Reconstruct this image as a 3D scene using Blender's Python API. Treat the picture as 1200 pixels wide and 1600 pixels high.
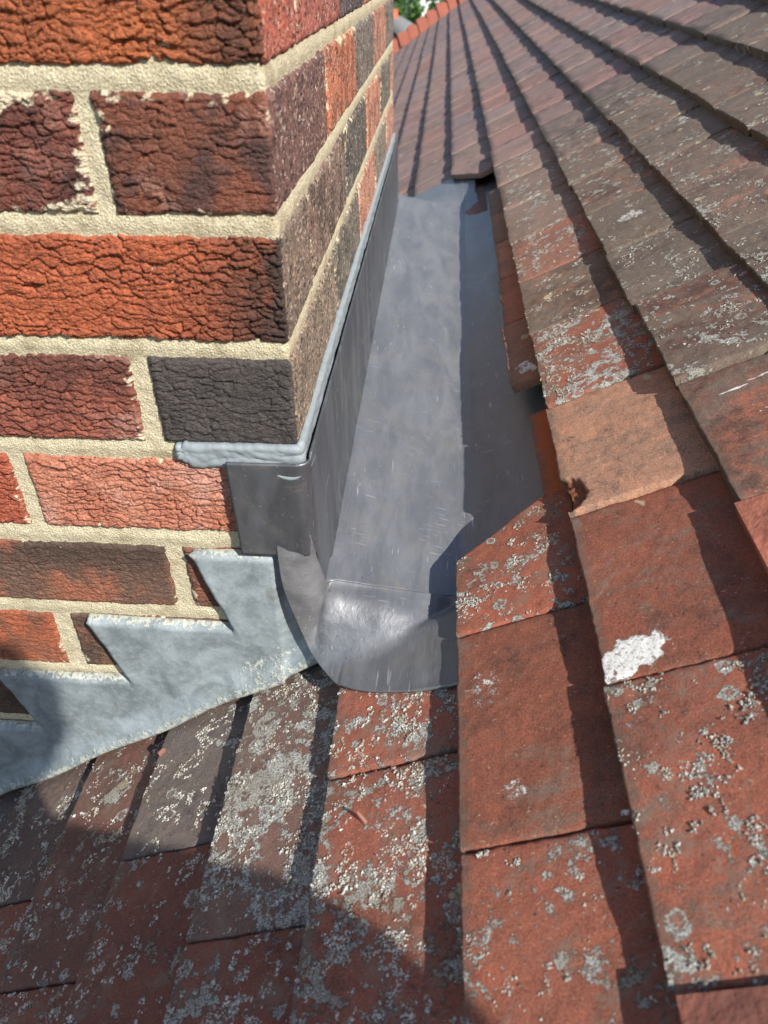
import bpy, bmesh, math, random
import numpy as np
from mathutils import Matrix, Vector

for o in list(bpy.data.objects):
    bpy.data.objects.remove(o, do_unlink=True)
SC = bpy.context.scene
COL = SC.collection
rnd = random.Random(7)

# ------------------------------------------------------------------ camera
CAM = np.array([.0865, -.4269, -.0256])
YAW, PIT, ROL = .0742, .6424, -.0079
_f = np.array([-math.sin(YAW)*math.cos(PIT), math.cos(YAW)*math.cos(PIT), -math.sin(PIT)])
_r = np.array([math.cos(YAW), math.sin(YAW), 0.0])
_u = np.cross(_r, _f)
_c, _s = math.cos(ROL), math.sin(ROL)
CR, CU, CF = _c*_r+_s*_u, -_s*_r+_c*_u, _f
cam = bpy.data.cameras.new('camera')
cam.sensor_fit = 'HORIZONTAL'
cam.sensor_width = 36
FPX = 1163.1
cam.lens = 36*FPX/1200
cam.clip_start = .01
cam.clip_end = 500
cam.dof.use_dof = True
cam.dof.focus_distance = .63
cam.dof.aperture_fstop = 13
camo = bpy.data.objects.new('camera', cam)
COL.objects.link(camo)
m = Matrix(((CR[0], CU[0], -CF[0], CAM[0]), (CR[1], CU[1], -CF[1], CAM[1]), (CR[2], CU[2], -CF[2], CAM[2]), (0, 0, 0, 1)))
camo.matrix_world = m
SC.camera = camo
SC.render.resolution_x, SC.render.resolution_y = 768, 1024

# ------------------------------------------------------------------ world, sun, exposure
SUN = Vector((.53, -.53, .662)).normalized()
elev = math.asin(SUN.z)
W = bpy.data.worlds.new('World')
SC.world = W
W.use_nodes = True
nt = W.node_tree
sky = nt.nodes.new('ShaderNodeTexSky')
sky.sky_type = 'NISHITA'
sky.sun_disc = False
sky.sun_elevation = elev
sky.sun_rotation = math.atan2(SUN.x, SUN.y)
bg = nt.nodes['Background']
bg.inputs[1].default_value = .11
nt.links.new(sky.outputs[0], bg.inputs[0])
sl = bpy.data.lights.new('sun', 'SUN')
sl.energy = 4.6
sl.angle = math.radians(.55)
sl.color = (1, .955, .88)
so = bpy.data.objects.new('sun', sl)
so.rotation_euler = SUN.to_track_quat('Z', 'Y').to_euler()
so.location = (3, -3, 5)
COL.objects.link(so)
SC.view_settings.view_transform = 'Standard'
SC.view_settings.look = 'None'
SC.view_settings.gamma = 1
SC.view_settings.use_curve_mapping = False
SC.view_settings.exposure = .62

# ------------------------------------------------------------------ helpers
def lin(r, g, b, k=1.0):
    f = lambda c: (c/255/12.92 if c/255 <= .04045 else ((c/255+.055)/1.055)**2.4)*k
    return (f(r), f(g), f(b))

_perm = np.random.RandomState(3).permutation(256)
_perm = np.concatenate([_perm, _perm, _perm])
_g = np.random.RandomState(4).normal(size=(256, 3))
_g /= np.linalg.norm(_g, axis=1)[:, None]

def noise(p, seed=0):
    p = np.asarray(p, float)+seed*17.31
    i = np.floor(p).astype(int)
    f = p-i
    i &= 255
    w = f*f*f*(f*(f*6-15)+10)
    out = 0
    for a in (0, 1):
        for b in (0, 1):
            for c in (0, 1):
                h = _perm[_perm[_perm[(i[:, 0]+a) & 255]+((i[:, 1]+b) & 255)]+((i[:, 2]+c) & 255)]
                d = _g[h]
                v = d[:, 0]*(f[:, 0]-a)+d[:, 1]*(f[:, 1]-b)+d[:, 2]*(f[:, 2]-c)
                out = out+v*(w[:, 0] if a else 1-w[:, 0])*(w[:, 1] if b else 1-w[:, 1])*(w[:, 2] if c else 1-w[:, 2])
    return out*1.5

def fbm(p, oct=4, seed=0, gain=.5):
    a, s, t = 1.0, 0, 0
    p = np.asarray(p, float)
    for k in range(oct):
        s = s+a*noise(p*2**k, seed+k)
        t += a
        a *= gain
    return s/t

def worley(q, seed=0):
    """2D worley: F1, F2, and the offset from the nearest feature point"""
    i = np.floor(q).astype(int)
    f1 = np.full(len(q), 9.)
    f2 = np.full(len(q), 9.)
    off = np.zeros((len(q), 2))
    rid = np.zeros(len(q))
    for a in (-1, 0, 1):
        for b in (-1, 0, 1):
            ca, cb = i[:, 0]+a, i[:, 1]+b
            h1 = _perm[(_perm[(ca+seed*7) & 255]+(cb & 255)) % 256]
            h2 = _perm[(h1+57) % 256]
            pt = np.stack([ca+h1/255., cb+h2/255.], 1)
            d = q-pt
            r = np.hypot(d[:, 0], d[:, 1])
            n1 = r < f1
            f2 = np.where(n1, f1, np.minimum(f2, r))
            off[n1] = d[n1]
            rid = np.where(n1, h2/255., rid)
            f1 = np.where(n1, r, f1)
    return f1, f2, off, rid

def ss(a, b, x):
    t = np.clip((x-a)/(b-a), 0, 1)
    return t*t*(3-2*t)

def mesh_np(name, V, Fq, smooth=True, cols=None, mat=None, attrs=None):
    me = bpy.data.meshes.new(name)
    V = np.asarray(V, np.float32)
    Fq = np.asarray(Fq, np.int32)
    n = len(Fq)
    k = Fq.shape[1]
    me.vertices.add(len(V))
    me.vertices.foreach_set('co', V.ravel())
    me.loops.add(n*k)
    me.loops.foreach_set('vertex_index', Fq.ravel())
    me.polygons.add(n)
    me.polygons.foreach_set('loop_start', np.arange(0, n*k, k, dtype=np.int32))
    me.polygons.foreach_set('loop_total', np.full(n, k, np.int32))
    me.update()
    me.validate()
    me.polygons.foreach_set('use_smooth', np.full(len(me.polygons), smooth))
    if cols is not None:
        at = me.color_attributes.new('col', 'FLOAT_COLOR', 'POINT')
        c4 = np.ones((len(V), 4), np.float32)
        c4[:, :3] = cols
        at.data.foreach_set('color', c4.ravel())
    for kk, vv in (attrs or {}).items():
        at = me.attributes.new(kk, 'FLOAT', 'POINT')
        at.data.foreach_set('value', np.asarray(vv, np.float32))
    if mat:
        me.materials.append(mat)
    return me

def link(name, me, parent=None, loc=None, rot=None):
    o = bpy.data.objects.new(name, me)
    COL.objects.link(o)
    if parent:
        o.parent = parent
    if loc is not None:
        o.location = loc
    if rot is not None:
        o.rotation_euler = rot
    return o

def thing(name, label, cat, loc=(0, 0, 0), group=None):
    o = link(name, None, loc=loc)
    o['label'] = label
    o['category'] = cat
    if group:
        o['group'] = group
    return o

def tag(o, label, cat, group=None):
    o['label'] = label
    o['category'] = cat
    if group:
        o['group'] = group
    return o

def grid_faces(nu, nv, base=0, flip=False):
    a = np.arange(nu*nv).reshape(nu, nv)+base
    q = np.stack([a[:-1, :-1], a[1:, :-1], a[1:, 1:], a[:-1, 1:]], -1).reshape(-1, 4)
    return q[:, ::-1] if flip else q

def boundary(nu, nv):
    a = np.arange(nu*nv).reshape(nu, nv)
    return np.concatenate([a[:-1, 0], a[-1, :-1], a[1:, -1][::-1], a[0, 1:][::-1]])

# ------------------------------------------------------------------ materials
class NT:
    def __init__(s, name):
        s.m = bpy.data.materials.new(name)
        s.m.use_nodes = True
        s.t = s.m.node_tree
        s.b = s.t.nodes['Principled BSDF']
        s.pos = s.n('ShaderNodeNewGeometry').outputs['Position']
    def n(s, kind, **kw):
        n = s.t.nodes.new(kind)
        for k, v in kw.items():
            setattr(n, k, v)
        return n
    def put(s, sock, v):
        if hasattr(v, 'links') or isinstance(v, bpy.types.NodeSocket):
            s.t.links.new(v, sock)
        else:
            if sock.type == 'RGBA' and len(v) == 3:
                v = (*v, 1)
            sock.default_value = v
    def noise(s, scale, detail=3, rough=.5, dist=0, vec=None, col=False):
        n = s.n('ShaderNodeTexNoise')
        s.put(n.inputs['Vector'], vec if vec is not None else s.pos)
        n.inputs['Scale'].default_value = scale
        n.inputs['Detail'].default_value = detail
        n.inputs['Roughness'].default_value = rough
        n.inputs['Distortion'].default_value = dist
        return n.outputs['Color' if col else 'Fac']
    def voro(s, scale, vec=None, feature='F1', out='Distance'):
        n = s.n('ShaderNodeTexVoronoi', feature=feature)
        s.put(n.inputs['Vector'], vec if vec is not None else s.pos)
        n.inputs['Scale'].default_value = scale
        return n.outputs[out]
    def scale(s, v, vec=None):
        n = s.n('ShaderNodeVectorMath', operation='MULTIPLY')
        s.put(n.inputs[0], vec if vec is not None else s.pos)
        n.inputs[1].default_value = v
        return n.outputs[0]
    def warp(s, amp, scale, vec=None):
        vec = vec if vec is not None else s.pos
        c = s.noise(scale, 2, .5, 0, vec, True)
        n = s.n('ShaderNodeVectorMath', operation='MULTIPLY_ADD')
        s.put(n.inputs[0], c)
        n.inputs[1].default_value = (amp,)*3
        s.put(n.inputs[2], vec)
        return n.outputs[0]
    def ramp(s, v, a, b, lo=0., hi=1.):
        n = s.n('ShaderNodeMapRange', interpolation_type='SMOOTHSTEP')
        s.put(n.inputs[0], v)
        s.put(n.inputs[1], a)
        s.put(n.inputs[2], b)
        s.put(n.inputs[3], lo)
        s.put(n.inputs[4], hi)
        return n.outputs[0]
    def math(s, op, a, b=0., c=0.):
        n = s.n('ShaderNodeMath', operation=op)
        s.put(n.inputs[0], a)
        s.put(n.inputs[1], b)
        s.put(n.inputs[2], c)
        return n.outputs[0]
    def mix(s, f, a, b, blend='MIX'):
        n = s.n('ShaderNodeMix', data_type='RGBA', blend_type=blend)
        s.put(n.inputs[0], f)
        s.put(n.inputs[6], a)
        s.put(n.inputs[7], b)
        return n.outputs[2]
    def attr(s, name, out='Color'):
        n = s.n('ShaderNodeAttribute')
        n.attribute_name = name
        return n.outputs[out]
    def bump(s, h, dist=.001, strength=1., normal=None):
        n = s.n('ShaderNodeBump')
        n.inputs['Distance'].default_value = dist
        n.inputs['Strength'].default_value = strength
        s.put(n.inputs['Height'], h)
        if normal is not None:
            s.put(n.inputs['Normal'], normal)
        return n.outputs[0]
    def out(s, color=None, rough=None, normal=None, metal=None, spec=None):
        if color is not None:
            s.put(s.b.inputs['Base Color'], color)
        if rough is not None:
            s.put(s.b.inputs['Roughness'], rough)
        if normal is not None:
            s.put(s.b.inputs['Normal'], normal)
        if metal is not None:
            s.put(s.b.inputs['Metallic'], metal)
        if spec is not None:
            s.put(s.b.inputs['Specular IOR Level'], spec)
        return s.m

def plain(name, c, rough=.7, metal=0., var=.25, scale=30):
    t = NT(name)
    n = t.noise(scale, 4, .6)
    c = np.array(c)
    return t.out(t.mix(n, tuple(c*(1-var)), tuple(c*(1+var))), rough, metal=metal)

def mat_brick():
    t = NT('brick_clay')
    base = t.attr('col')
    bk = t.attr('bark', 'Fac')
    fine = t.noise(1000, 4, .75)
    mid = t.noise(170, 5, .7)
    c = t.mix(t.ramp(fine, .3, .72), (.50, .49, .49), (1.36, 1.34, 1.32))
    c = t.mix(1., base, c, 'MULTIPLY')
    c = t.mix(t.ramp(mid, .56, .70, 0, .62), c, t.mix(1., base, (.34, .36, .40), 'MULTIPLY'))
    c = t.mix(t.ramp(mid, .30, .42, .5, 0), c, t.mix(1., base, (1.35, 1.25, 1.2), 'MULTIPLY'))
    sv = t.scale((120, 120, 300), t.warp(.012, 75))
    tear = t.ramp(t.voro(1, sv, 'DISTANCE_TO_EDGE'), 0., .16)
    h = t.math('ADD', t.math('MULTIPLY', fine, .55), t.math('MULTIPLY', t.noise(2600, 2, .6), .22))
    h = t.math('MULTIPLY_ADD', mid, .8, h)
    h = t.math('MULTIPLY_ADD', t.math('MULTIPLY', tear, bk), .5, h)
    return t.out(c, t.ramp(mid, .3, .7, .58, .82), t.bump(h, .0012, .9), spec=.42)

def mat_brick_plain():
    """the smoother, pitted faces of the upslope side of the stack"""
    t = NT('brick_pitted')
    base = t.attr('col')
    fine = t.noise(430, 4, .75)
    sv = t.scale((1, .5, 1), t.warp(.003, 300))
    pit = t.voro(240, sv)
    c = t.mix(t.ramp(fine, .36, .66), (.40, .40, .42), (1.62, 1.54, 1.48))
    c = t.mix(1., base, c, 'MULTIPLY')
    pm = t.ramp(pit, .2, .42, 1., 0.)
    pm = t.math('MULTIPLY', pm, t.ramp(t.noise(75, 3), .40, .58))
    c = t.mix(t.math('MULTIPLY', pm, .8), c, (.02, .019, .018))
    sp = t.ramp(t.noise(300, 4, .7, 0, sv), .56, .64)
    c = t.mix(t.math('MULTIPLY', sp, .75), c, lin(212, 190, 170))
    h = t.math('SUBTRACT', t.math('MULTIPLY', fine, .8), pm)
    return t.out(c, .7, t.bump(h, .0018, 1.), spec=.5)

def mat_mortar():
    t = NT('mortar')
    f = t.noise(1100, 3, .7)
    g = t.voro(620)
    big = t.noise(28, 3, .6)
    c = t.mix(t.ramp(f, .3, .72), lin(172, 160, 128), lin(228, 218, 190))
    c = t.mix(t.ramp(big, .52, .72, 0, .6), c, lin(150, 134, 104))
    c = t.mix(t.ramp(t.noise(95, 6, .75, .6), .58, .70, 0, .45), c, lin(124, 112, 90))
    c = t.mix(t.ramp(t.noise(520, 1), .7, .74, 0, .6), c, lin(120, 102, 80))
    h = t.math('ADD', f, t.math('MULTIPLY', g, .7))
    return t.out(c, .93, t.bump(h, .0012, .9), spec=.2)

def mat_tile():
    t = NT('clay_tile')
    oi = t.n('ShaderNodeObjectInfo')
    base = oi.outputs['Color']
    amt = oi.outputs['Alpha']
    soot = t.math('MULTIPLY', oi.outputs['Object Index'], .01)
    # fired clay: patchy, sandy, sooted
    n_big = t.noise(15, 4, .6, .6)
    n_mid = t.noise(60, 9, .74, .2)
    n_fine = t.noise(850, 3, .75)
    c = t.mix(t.ramp(n_mid, .36, .5, .55, 0), base, t.mix(1., base, (1.35, 1.16, 1.02), 'MULTIPLY'))
    c = t.mix(t.ramp(n_big, .45, .66, 0, .5), c, t.mix(1., base, (.62, .70, .76), 'MULTIPLY'))
    sa = t.math('MULTIPLY_ADD', soot, -.34, .70)
    sb = t.math('ADD', sa, .16)
    grit = t.math('SUBTRACT', t.noise(520, 4, .8), .5)
    sn = t.math('ADD', t.math('MULTIPLY', n_mid, .7), t.math('MULTIPLY', n_big, .3))
    sn = t.math('MULTIPLY_ADD', grit, .42, sn)
    c = t.mix(t.ramp(sn, sa, sb, 0., .88), c, t.mix(.5, t.mix(1., base, (.34, .40, .46), 'MULTIPLY'), lin(78, 68, 61)))
    # grey-brown weathering that ignores the tile edges, drawn out along the fall of the roof
    sv = t.scale((.5, 1.25, .5))
    wn = t.math('ADD', t.math('MULTIPLY', t.noise(11, 3, .6, .4, sv), .55), t.math('MULTIPLY', t.noise(70, 6, .7, .2, sv), .45))
    wn = t.math('MULTIPLY_ADD', grit, .36, wn)
    wa = t.math('MULTIPLY_ADD', soot, -.28, .67)
    c = t.mix(t.ramp(wn, wa, t.math('ADD', wa, .14), 0., .8), c, t.mix(t.noise(240, 4, .7), lin(88, 80, 72), lin(138, 124, 110)))
    c = t.mix(1., c, t.mix(t.ramp(n_fine, .3, .72), (.66, .66, .67), (1.36, 1.33, 1.30)), 'MULTIPLY')
    dot = t.ramp(t.noise(300, 3, .6), .66, .70)
    c = t.mix(t.math('MULTIPLY', dot, .65), c, (.016, .015, .014))
    sp = t.ramp(t.noise(420, 3, .6, 0, t.scale((.6, 1.2, .6))), .67, .70)
    c = t.mix(t.math('MULTIPLY', sp, .6), c, lin(188, 172, 148))
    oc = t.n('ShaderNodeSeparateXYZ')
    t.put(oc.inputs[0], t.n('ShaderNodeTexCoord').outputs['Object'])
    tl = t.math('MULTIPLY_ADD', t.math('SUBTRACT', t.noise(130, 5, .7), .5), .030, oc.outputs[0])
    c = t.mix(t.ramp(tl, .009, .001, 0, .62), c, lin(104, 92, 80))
    # thin grey film of crustose growth
    film = t.ramp(t.math('ADD', t.noise(34, 5, .7, .3), t.math('MULTIPLY', amt, .12)), .58, .74, 0, .6)
    c = t.mix(film, c, lin(126, 114, 100))
    # pale lichen: fractal crusts plus lobed discs, some with the middle gone
    gran = t.noise(760, 4, .75)
    lob = t.noise(330, 5, .72)
    crust = t.math('ADD', t.math('MULTIPLY', t.noise(30, 8, .70, .5), .62), t.math('MULTIPLY', t.noise(125, 5, .68, .3), .38))
    crust = t.math('MULTIPLY_ADD', t.math('SUBTRACT', lob, .5), .16, crust)
    thr = t.math('MULTIPLY_ADD', amt, -.198, .672)
    lm = t.ramp(crust, thr, t.math('ADD', thr, .028))
    wv = t.warp(.006, 120)
    vd = t.voro(62, wv)
    sep = t.n('ShaderNodeSeparateColor')
    t.put(sep.inputs[0], t.voro(62, wv, out='Color'))
    rad = t.math('MULTIPLY_ADD', sep.outputs[1], .34, .10)
    dd = t.math('MULTIPLY_ADD', t.math('SUBTRACT', lob, .5), .55, vd)
    edge = t.math('SUBTRACT', rad, dd)
    disc = t.ramp(edge, 0., .035)
    hol = t.math('MULTIPLY', t.ramp(edge, .13, .20), t.ramp(rad, .24, .30))
    disc = t.math('SUBTRACT', disc, t.math('MULTIPLY', hol, .85))
    keep = t.ramp(t.math('MULTIPLY_ADD', amt, .42, sep.outputs[0]), .99, 1.)
    keep = t.math('MULTIPLY', keep, t.ramp(amt, .25, .45))
    lm = t.math('MAXIMUM', lm, t.math('MULTIPLY', disc, keep))
    lm = t.math('MULTIPLY', lm, t.ramp(gran, .36, .44, .25, 1.))
    lc = t.mix(t.ramp(gran, .38, .60), lin(128, 124, 112), lin(232, 233, 226))
    lc = t.mix(t.ramp(n_big, .44, .68, 0., .5), lc, lin(166, 152, 128))
    lc = t.mix(t.ramp(sep.outputs[2], .6, .95, 0., .35), lc, lin(160, 150, 130))
    c = t.mix(t.math('MULTIPLY', lm, .95), c, lc)
    # flat cream spots
    wc = t.warp(.016, 90)
    cs = t.voro(24, wc)
    s2 = t.n('ShaderNodeSeparateColor')
    t.put(s2.inputs[0], t.voro(24, wc, out='Color'))
    cm = t.math('MULTIPLY', t.ramp(t.math('MULTIPLY_ADD', n_fine, .06, cs), .20, .16), t.ramp(s2.outputs[1], .84, .86))
    c = t.mix(t.math('MULTIPLY', cm, .8), c, lin(186, 172, 140))
    # droppings and scuffs (vertex mask)
    mk = t.attr('mark', 'Fac')
    mkm = t.ramp(t.math('MULTIPLY_ADD', t.math('SUBTRACT', t.noise(260, 7, .8), .5), 2.1, mk), .40, .60)
    mkm = t.math('MULTIPLY', mkm, t.ramp(mk, .02, .12))
    c = t.mix(mkm, c, t.mix(t.ramp(t.noise(420, 5, .75), .36, .5), lin(130, 118, 104), lin(232, 230, 224)))
    # chipped, bare clay (vertex mask)
    ch = t.attr('chip', 'Fac')
    c = t.mix(ch, c, t.mix(n_fine, lin(88, 54, 42), lin(150, 96, 70)))
    h = t.math('MULTIPLY', lm, t.math('MULTIPLY_ADD', gran, 2.2, .1))
    h = t.math('MULTIPLY_ADD', n_fine, .26, h)
    h = t.math('MULTIPLY_ADD', n_mid, .55, h)
    h = t.math('MULTIPLY_ADD', mkm, .3, h)
    return t.out(c, .84, t.bump(h, .0016, 1.), spec=.3)

def mat_lead(name, lo, hi, rough=(.38, .6), metal=.72, axis=(1, 1, 1)):
    t = NT(name)
    v = t.scale(axis)
    a = t.noise(14, 4, .6, .5, v)
    b = t.noise(120, 4, .65, 0, v)
    f = t.noise(1300, 2, .6)
    c = t.mix(t.ramp(a, .3, .7), lo, hi)
    c = t.mix(t.ramp(b, .5, .75, 0, .22), c, tuple(np.array(hi)*1.3))
    c = t.mix(t.ramp(t.noise(55, 3, .6, 1.2), .60, .70, 0, .35), c, lin(150, 140, 122))
    # bright hairline scratches and pin specks
    sv = t.scale((420, 30, 300), t.warp(.01, 9))
    scr = t.math('MULTIPLY', t.ramp(t.noise(1, 1, .5, 0, sv), .70, .73), t.ramp(t.noise(18, 2), .52, .62))
    c = t.mix(t.math('MULTIPLY', scr, .55), c, lin(205, 208, 212))
    spk = t.ramp(t.noise(420, 1), .76, .78)
    c = t.mix(t.math('MULTIPLY', spk, .6), c, lin(190, 192, 192))
    s2v = t.scale((60, 500, 60), t.warp(.02, 7))
    scr2 = t.math('MULTIPLY', t.ramp(t.noise(1, 1, .5, 0, s2v), .66, .70), t.ramp(t.noise(24, 3), .54, .60))
    c = t.mix(t.math('MULTIPLY', scr2, .4), c, lin(190, 194, 198))
    st = t.noise(9, 5, .6, 1.4)
    c = t.mix(t.ramp(st, .52, .60, 0, .22), c, lin(150, 146, 136))
    grime = t.ramp(t.noise(260, 3, .7), .62, .70, 0, .5)
    c = t.mix(t.math('MULTIPLY', grime, t.ramp(t.noise(12, 2), .45, .6)), c, lin(60, 60, 62))
    r = t.ramp(t.math('ADD', t.math('MULTIPLY', a, .7), t.math('MULTIPLY', b, .3)), .35, .65, rough[0], rough[1])
    h = t.math('ADD', t.math('MULTIPLY', b, .6), t.math('MULTIPLY', f, .12))
    h = t.math('ADD', h, t.math('MULTIPLY', t.noise(38, 2, .5), .7))
    return t.out(c, r, t.bump(h, .0011, .6), metal=metal)

def mat_old_lead():
    t = NT('oxidised_lead')
    a = t.noise(26, 5, .65, .8)
    b = t.noise(150, 4, .7)
    c = t.mix(t.ramp(a, .3, .7), lin(112, 121, 125), lin(150, 160, 164))
    c = t.mix(t.ramp(b, .42, .75, 0, .35), c, lin(176, 185, 187))
    c = t.mix(t.ramp(t.noise(340, 3, .6), .66, .74, 0, .5), c, lin(90, 95, 96))
    c = t.mix(t.ramp(t.noise(24, 4, .6, 1.0), .58, .74, 0, .45), c, lin(84, 91, 92))
    e = t.attr('edge', 'Fac')
    em = t.ramp(t.math('MULTIPLY_ADD', t.math('SUBTRACT', t.noise(210, 3, .65), .5), 1.3, e), .45, .62)
    c = t.mix(t.math('MULTIPLY', em, .8), c, t.mix(t.noise(120, 3), lin(150, 150, 128), lin(216, 218, 210)))
    c = t.mix(t.math('MULTIPLY', em, t.ramp(t.noise(170, 5, .7), .56, .64, 0, .8)), c, lin(84, 84, 74))
    g = t.noise(60, 5, .7, 1.0)
    c = t.mix(t.ramp(g, .56, .63, 0, .5), c, lin(120, 122, 112))
    h = t.math('ADD', t.math('MULTIPLY', b, .8), t.math('MULTIPLY', em, .6))
    return t.out(c, t.ramp(a, .3, .7, .45, .65), t.bump(h, .0009, .7), metal=.12, spec=.45)

M_BRICK, M_PIT, M_MORTAR, M_TILE = mat_brick(), mat_brick_plain(), mat_mortar(), mat_tile()
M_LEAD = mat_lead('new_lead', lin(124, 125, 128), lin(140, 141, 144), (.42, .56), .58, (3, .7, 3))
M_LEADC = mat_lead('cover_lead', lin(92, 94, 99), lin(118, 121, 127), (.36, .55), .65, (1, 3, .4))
M_OLD = mat_old_lead()

def mat_sealant():
    t = NT('sealant')
    a = t.noise(90, 3, .6)
    c = t.mix(a, lin(122, 130, 135), lin(146, 155, 159))
    return t.out(c, .55, t.bump(t.noise(140, 3, .6), .0012, .6), spec=.4)
M_SEAL = mat_sealant()

# ------------------------------------------------------------------ roof frame of reference
PITCH = math.radians(33)
CP, SP = math.cos(PITCH), math.sin(PITCH)
A0 = (.1105, -.4282)
def roofpt(s, y, h=0.):
    return np.array([A0[0]+s*CP-h*SP, y, A0[1]+s*SP+h*CP])
TT = .0124
STEP = .0128
DEL = math.asin(STEP/.1)
def scourse(k):
    d = {2: .211, 3: .314, 4: .422, 1: .101, 0: 0.}
    if k in d:
        return d[k]
    return .422+.104*(k-4) if k > 4 else .1*k-.004
def toroof(P):
    return (P[0]-A0[0])*CP+(P[2]-A0[1])*SP
def project(P):
    d = np.asarray(P)-CAM
    z = d@CF
    return 600+FPX*(d@CR)/z, 800-FPX*(d@CU)/z, z

# ------------------------------------------------------------------ clay tile meshes
def tile_mesh(name, w=.163, L=.265, fine=True, seed=0, ylim=None, ylow=None, chip=None, marks=(), rough=1.0, camber=.0012, taper=None):
    """tail face and top face as one sheet, with side skirts. x upslope from the tail, top at z=0"""
    if fine:
        xs = np.concatenate([np.linspace(0, .118, 80), np.linspace(.13, L, 6)])
        ny, nt_ = 106, 8
    else:
        xs = np.concatenate([np.linspace(0, .112, 9), [.18, L]])
        ny, nt_ = 12, 3
    r = .0016
    path, nrm = [], []
    for zz in np.linspace(-TT, -r, nt_):
        path.append((0, zz)); nrm.append((-1, 0))
    for a in np.linspace(0, math.pi/2, 5 if fine else 2)[1:-1] if fine else []:
        path.append((r-r*math.cos(a), -r+r*math.sin(a))); nrm.append((-math.cos(a), math.sin(a)))
    for x in xs:
        if x < r:
            x = r
        path.append((x, 0)); nrm.append((0, 1))
    path, nrm = np.array(path), np.array(nrm)
    np_ = len(path)
    v = np.linspace(-1, 1, ny)
    X = np.repeat(path[:, 0], ny)
    Z = np.repeat(path[:, 1], ny)
    NX, NZ = np.repeat(nrm[:, 0], ny), np.repeat(nrm[:, 1], ny)
    vv = np.tile(v, np_)
    y0, y1 = -w/2, w/2
    lo, hi = np.full(len(X), y0), np.full(len(X), y1)
    if ylim:
        hi = ylim(X)
    if ylow:
        lo = ylow(X)
    Y = lo+(vv+1)/2*(hi-lo)
    P = np.stack([X, Y, Z], 1)
    sd = seed*3.1
    wob = noise(np.stack([Y*45, X*0+sd, X*0], 1))*.0011+noise(np.stack([Y*190, X*0+sd, X*0+3], 1))*.0006*rough
    fade = np.exp(-X/.02)
    de = np.minimum(Y-lo, hi-Y)
    sw = np.exp(-de/.006)*np.sign(vv)*(noise(np.stack([X*60, vv*2+sd, X*0+7], 1))*.0012+noise(np.stack([X*240, vv*2+sd, X*0+9], 1))*.0005)
    h = fbm(np.stack([X*120, Y*120, X*0+sd], 1), 3 if fine else 1, 11)*.00055*rough
    h += noise(np.stack([X*22, Y*22, X*0+sd], 1), 5)*.0009
    h -= .0009*np.exp(-de/.0018)                     # softened side arrises
    Z2 = Z+NZ*h-camber*(Y/(w/2))**2*NZ-camber*.6*((X-.05)/.1)**2*NZ
    X2 = X+NX*h+wob*fade
    Y2 = Y+sw
    # nibbled tail arris
    nib = ss(.42, .75, noise(np.stack([Y*75, X*0+sd, X*0+21], 1)))*np.exp(-np.abs(X)/.004)*np.exp(-np.abs(Z)/.005)
    X2 += nib*.0022
    Z2 -= nib*.0016
    ch = nib*.6
    if chip:
        cx, cy, cr, dep = chip
        d = np.hypot(X-cx, (Y-cy)*.95)/cr+noise(np.stack([X*160, Y*160, X*0], 1), 31)*.12
        k = ss(1.0, .82, d)
        Z2 -= k*dep*(1.05-.5*np.clip(d, 0, 1))*(Z > -.004)+k*fbm(np.stack([X*300, Y*300, X*0], 1), 3, 9)*.003
        X2 += k*.004*fade
        ch = np.maximum(ch, k)
    mk = np.zeros(len(X))
    for kind, mx, my, sx, sy, rot, amp in marks:
        c_, s_ = math.cos(rot), math.sin(rot)
        u_, w_ = ((X-mx)*c_+(Y-my)*s_)/sx, (-(X-mx)*s_+(Y-my)*c_)/sy
        d = np.hypot(u_, w_)+noise(np.stack([X*140, Y*140, X*0+sd], 1), 41)*.35
        mk = np.maximum(mk, amp*ss(1.15, .55, d))
    mk *= (NZ > .5)
    V = np.stack([X2, Y2, Z2], 1)
    F = [grid_faces(np_, ny)]
    b = boundary(np_, ny)
    B = V[b].copy()
    B[:, 2] = np.minimum(B[:, 2]-.002, -TT)
    B[:, 1] += np.where(np.abs(vv[b]) > .99, -np.sign(vv[b])*.0006, 0)
    base = len(V)
    nb = len(b)
    k = np.arange(nb)
    F.append(np.stack([b, np.roll(b, -1), base+np.roll(k, -1), base+k], 1)[:, ::-1])
    V = np.concatenate([V, B])
    return mesh_np(name, V, np.concatenate(F), True, None, M_TILE, {'mark': np.concatenate([mk, mk[b]*0]), 'chip': np.concatenate([ch, ch[b]])})

ROOF = thing('tiled_roof', 'weathered red and brown clay plain-tile roof slope running past the brick chimney', 'roof')

# colours as sRGB numbers of the clay itself
C_OR, C_RED, C_BRN, C_GRY, C_PNK, C_DK = (150, 92, 73), (142, 101, 87), (138, 115, 101), (134, 115, 103), (146, 120, 112), (108, 96, 90)

def jitter(c, r, a=.10):
    k = 1+r.uniform(-a, a)
    return tuple(np.clip(np.array(c)*k+r.uniform(-3, 3)*np.array([1., 0., -1.]), 20, 240))

# (course, index of joint) -> overrides for the tiles that the photograph shows singly
SPEC = {}
def tile_list():
    out = []
    for k in range(-16, 17):
        s = scourse(k)
        y = -1.36+(0.079 if k % 2 else 0.0)
        if k < -1:
            y -= .012
        if k == 2:
            y += .022
        j = 0
        while y < 7.62:
            y0, y1 = y, y+.165
            y = y1
            j += 1
            out.append((k, s, y0, y1))
    return out

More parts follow.
